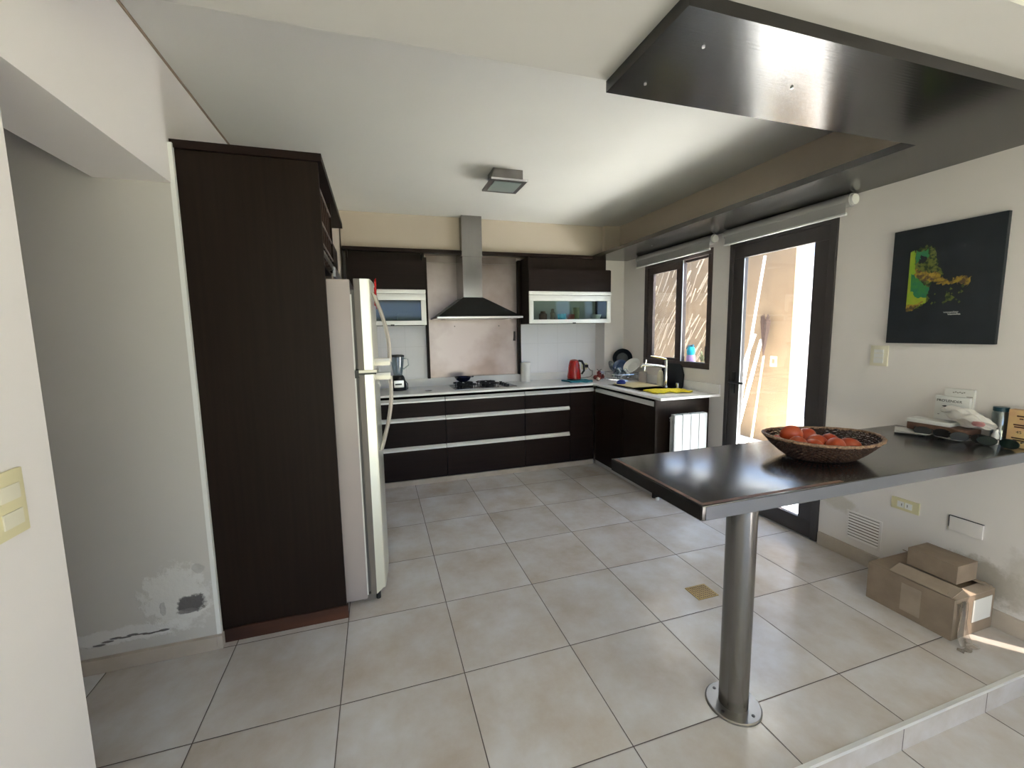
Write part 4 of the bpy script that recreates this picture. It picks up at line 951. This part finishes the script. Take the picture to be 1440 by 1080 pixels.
obj('shipping_label', MB().t(6.62, 6.90, -1.064, -1.0605, .12, .34), 'paper', t)
tp = obj('tape_strip', MB().sheet(lambda u, v: ((6.36 + .14 * u + .03 * math.sin(v * 5)) * U, (-1.068 - .07 * v * v - .01 * math.sin(u * 8 + v * 6)) * U, (.37 - .36 * v) * U), 8, 16, .001), 'tape', t, label='loose clear packing tape hanging off the box')
obj('loose_tape', MB().sheet(lambda u, v: ((6.24 + .22 * u) * U, (-1.15 - .05 * v + .01 * math.sin(u * 12)) * U, (.012 + .006 * math.sin(u * 15)) * U), 14, 3, .001), 'tape', t)
obj('print_panel', MB().t(6.3385, 6.3398, -.82, -.66, .06, .34), 'card_l', t)
t = carton(6.50, 6.80, -.985, -.60, .475, .655, 'small_cardboard_box', 'small brown cardboard box lying on top of the long one')
t.rotation_euler = (0, 0, .0)

# ------------------------------------------------------------------ outside: patio
G = -.06
def ground(name, m, x0, x1, y0, y1, z, lb, cat):
    o = obj(name, MB().t(x0, x1, y0, y1, z - .1, z), m); o['kind'] = 'structure'; return o
ground('floor_patio', 'patio', 7.15, 17, -3.4, 22, -.05, '', '')
ow = MB().t(11.0, 11.4, 4.35, 24, -.1, 5.2)
o = obj('wall_patio', ow, 'ochre'); o['kind'] = 'structure'
ob = MB().t(7.15, 11.0, 16, 16.3, -.1, 5.2); o = obj('wall_patio_end', ob, 'ochre'); o['kind'] = 'structure'
o = obj('wall_garden', MB().t(16.8, 17.2, -12, 22, -.1, 5.5), 'white_p'); o['kind'] = 'structure'
plate_wall('outdoor_switch', 'ochre switch plate on the patio wall seen through the door', (11.0 * U, 4.78 * U, 2.06 * U), .09, .13, 'x-', [('rocker', -.02, .02, -.03, .03, 'ochre')], 'ochre_p', 'switch')
# reed screen, its pale canes also drawing the sun streaks on the wall
rn = random.Random(3)
t = thing('reed_sun_streaks', 'reed screen whose pale slanting canes draw sun streaks on the patio wall seen through the window', 'screen', (10.7 * U, 8.5 * U, -.05 * U))
m1, m2 = MB(), MB()
for k in range(230):
    y = 6.3 + 6.2 * rn.random(); z = -.03 + rn.random() * 4.8; L_ = .35 + .5 * rn.random(); a = rn.uniform(.35, .75)
    x = 10.45 + .45 * rn.random()
    (m2 if (y > 9.3 and rn.random() < .45) else m1).tube([(x * U, y * U, z * U), ((x + .04) * U, (y - L_ * math.sin(a)) * U, (z + L_ * math.cos(a) * 1.2) * U)], .004 + .005 * rn.random(), 5)
obj('canes', m1, 'reed', t); obj('green_canes', m2, 'reedg', t)
# poles and broom seen through the door
def pole(nm, p0, p1, r, m, lb, cat='pole', g=None):
    return tag(obj(nm, MB().tube([tuple(Vector(p0) * U), tuple(Vector(p1) * U)], r, 8), m), lb, cat, g)
pole('garden_pole', (10.0, 4.95, -.05), (10.85, 5.05, 4.7), .016, 'white_p', 'tall white pole leaning on the patio wall', g='white poles outside the door')
pole('garden_pole', (9.6, 4.60, -.05), (10.9, 5.08, 2.6), .022, 'white_p', 'short white pole leaning right of the tall one', g='white poles outside the door')
pole('garden_pole', (10.1, 5.60, -.05), (10.88, 5.26, 2.75), .022, 'white_p', 'short white pole leaning left of the tall one', g='white poles outside the door')
t = thing('outdoor_broom', 'straw broom standing upside down by the patio wall', 'broom', (10.6 * U, 4.85 * U, -.05 * U))
obj('stick', MB().tube([(10.4 * U, 4.80 * U, -.05 * U), (10.8 * U, 4.90 * U, 2.2 * U)], .013, 8), 'oldwood', t)
m = MB()
for k in range(60):
    a = rn.uniform(-1, 1); b = rn.uniform(-1, 1)
    m.tube([((10.78) * U, 4.90 * U, 2.15 * U), ((10.84 + .03 * b) * U, (4.93 + .13 * a) * U, (3.0 + .25 * rn.random()) * U)], .005, 4)
obj('bristles', m, 'wicker', t)
# spray bottle on the outer sill
t = thing('spray_bottle', 'turquoise and lilac spray bottle on the sill outside the window', 'spray bottle', (7.30 * U, 3.47 * U, 2.20 * U))
sx_, sy_, sz_ = 7.30 * U, 3.47 * U, 2.20 * U
obj('body', MB().lathe([(0, 0), (.040, 0), (.042, .01), (.042, .09), (.030, .11), (0, .112)], (sx_, sy_, sz_), 20), 'lilac', t)
obj('collar', MB().lathe([(0, .100), (.034, .102), (.040, .13), (.036, .165), (.022, .185), (0, .185)], (sx_, sy_, sz_), 20), 'cyan', t)
obj('trigger', MB().tube([(sx_, sy_ - .03, sz_ + .192), (sx_, sy_ + .03, sz_ + .188), (sx_, sy_ + .065, sz_ + .165)], [.013, .012, .007], 8), mat('dark_teal_plastic', (.02, .12, .18), .4), t)
struct('trim_8', MB().t(XR + .10, XR + .55, 2.40, 4.545, 2.14, 2.20), 'patio')
# plant leaves right of the bottle
t = thing('potted_plant', 'small leafy plant on the sill outside the window, right of the spray bottle', 'plant', (7.30 * U, 3.16 * U, 2.20 * U))
obj('pot', MB().lathe([(0, 0), (.03, 0), (.036, .035), (.032, .035), (.0, .03)], (7.30 * U, 3.16 * U, 2.20 * U), 16), 'ochre_p', t)
for k in range(16):
    a = rn.uniform(0, 2 * PI); h_ = rn.uniform(.03, .12); d = rn.uniform(.02, .06)
    cx0, cy0, cz0 = 7.30 * U, 3.16 * U, 2.20 * U + .03
    obj('leaf', MB().sheet(lambda u, v, a=a, h_=h_, d=d: (cx0 + math.cos(a) * d * u - math.sin(a) * (v - .5) * .018 * math.sin(PI * (u * .9 + .08)), cy0 + math.sin(a) * d * u + math.cos(a) * (v - .5) * .018 * math.sin(PI * (u * .9 + .08)), cz0 + h_ * math.sin(u * 1.8)), 5, 3, .001), 'reedg', t)
# unseen patio roof, sized to keep the sun off the window wall
o = obj('patio_shade_roof', MB().t(7.15, 9.0, -1.9, 16, 5.0, 5.2), 'white_p'); o['kind'] = 'structure'
o = obj('sun_block_porch', MB().t(-1, 7.3, -12.2, YN - .4, 4.8, 5.0), 'white_p'); o['kind'] = 'structure'  # unseen porch roof added to block sun from the living-room opening
# garden beyond the living room
o = obj('floor_garden', MB().t(-30, 40, -60, YN - .4, -.9, -.6), 'lawn'); o['kind'] = 'structure'
o = obj('floor_garden', MB().t(XR + .15, 40, YN - .4, -3.4, -.9, -.6), 'lawn'); o['kind'] = 'structure'
hd = MB()
hd.t(-30, 40, -41, -40, -.6, 5)
o = obj('wall_hedge', hd, 'hedge'); o['kind'] = 'structure'

# ------------------------------------------------------------------ light
wd = bpy.data.worlds.new('sky'); bpy.context.scene.world = wd; wd.use_nodes = True
N = wd.node_tree.nodes; L = wd.node_tree.links; bg = N['Background']
tc = N.new('ShaderNodeTexCoord'); sp = N.new('ShaderNodeSeparateXYZ'); L.new(tc.outputs['Generated'], sp.inputs[0])
rp = N.new('ShaderNodeValToRGB'); rp.color_ramp.elements[0].position = .0; rp.color_ramp.elements[0].color = (.52, .69, 1.0, 1)
rp.color_ramp.elements[1].position = .6; rp.color_ramp.elements[1].color = (.30, .52, 1.0, 1)
L.new(sp.outputs['Z'], rp.inputs['Fac']); L.new(rp.outputs['Color'], bg.inputs['Color']); bg.inputs['Strength'].default_value = 1.35
sun = bpy.data.lights.new('sun', 'SUN'); sun.energy = 40.0; sun.angle = math.radians(.8); sun.color = (1, .965, .92)
so = bpy.data.objects.new('sun', sun); C.objects.link(so)
el = math.radians(58); hd_ = Vector((-.64, .77, 0)).normalized()
dirv = Vector((hd_.x * math.cos(el), hd_.y * math.cos(el), -math.sin(el))); so.rotation_euler = dirv.to_track_quat('-Z', 'Y').to_euler(); so.location = (6, -6, 8)
def portal(loc, rot, sx, sy):
    l = bpy.data.lights.new('portal', 'AREA'); l.shape = 'RECTANGLE'; l.size = sx; l.size_y = sy; l.cycles.is_portal = True
    o = bpy.data.objects.new('portal', l); C.objects.link(o); o.location = loc; o.rotation_euler = rot
portal((3.3 * U, (YN - .1) * U, 2.1 * U), (PI / 2, 0, 0), 7 * U, 5 * U)
portal(((XR + .2) * U, -7.4 * U, 2.0 * U), (0, PI / 2, 0), 4.6 * U, 1.2 * U)
portal(((XR + .4) * U, 3.6 * U, 3.24 * U), (0, PI / 2, 0), 2.1 * U, 1.9 * U)
portal(((XR + .4) * U, 1.46 * U, 2.14 * U), (0, PI / 2, 0), 4.28 * U, 1.65 * U)

# ------------------------------------------------------------------ camera
yaw, pit, rol = .2966, -.1129, -.0183
f = Vector((math.sin(yaw) * math.cos(pit), math.cos(yaw) * math.cos(pit), math.sin(pit)))
rt = Vector((math.cos(yaw), -math.sin(yaw), 0)); up = rt.cross(f)
rr = math.cos(rol) * rt + math.sin(rol) * up; uu = -math.sin(rol) * rt + math.cos(rol) * up
cam = bpy.data.cameras.new('camera'); cam.sensor_width = 36; cam.lens = 583.79 / 1440 * 36
cam.shift_x = 10.69 / 1440; cam.shift_y = -6.08 / 1440; cam.clip_start = .02; cam.clip_end = 200
co = bpy.data.objects.new('camera', cam); C.objects.link(co)
mw = Matrix((rr, uu, -f)).transposed().to_4x4(); mw.translation = Vector((1.4158 * U, -3.2414 * U, 2.9058 * U)); co.matrix_world = mw
sc = bpy.context.scene; sc.camera = co
sc.view_settings.view_transform = 'Standard'; sc.view_settings.look = 'None'; sc.view_settings.gamma = 1; sc.view_settings.use_curve_mapping = False
sc.view_settings.exposure = 1.53
sc.cycles.max_bounces = 10; sc.cycles.diffuse_bounces = 6; sc.cycles.transparent_max_bounces = 16
sc.cycles.sample_clamp_indirect = 8
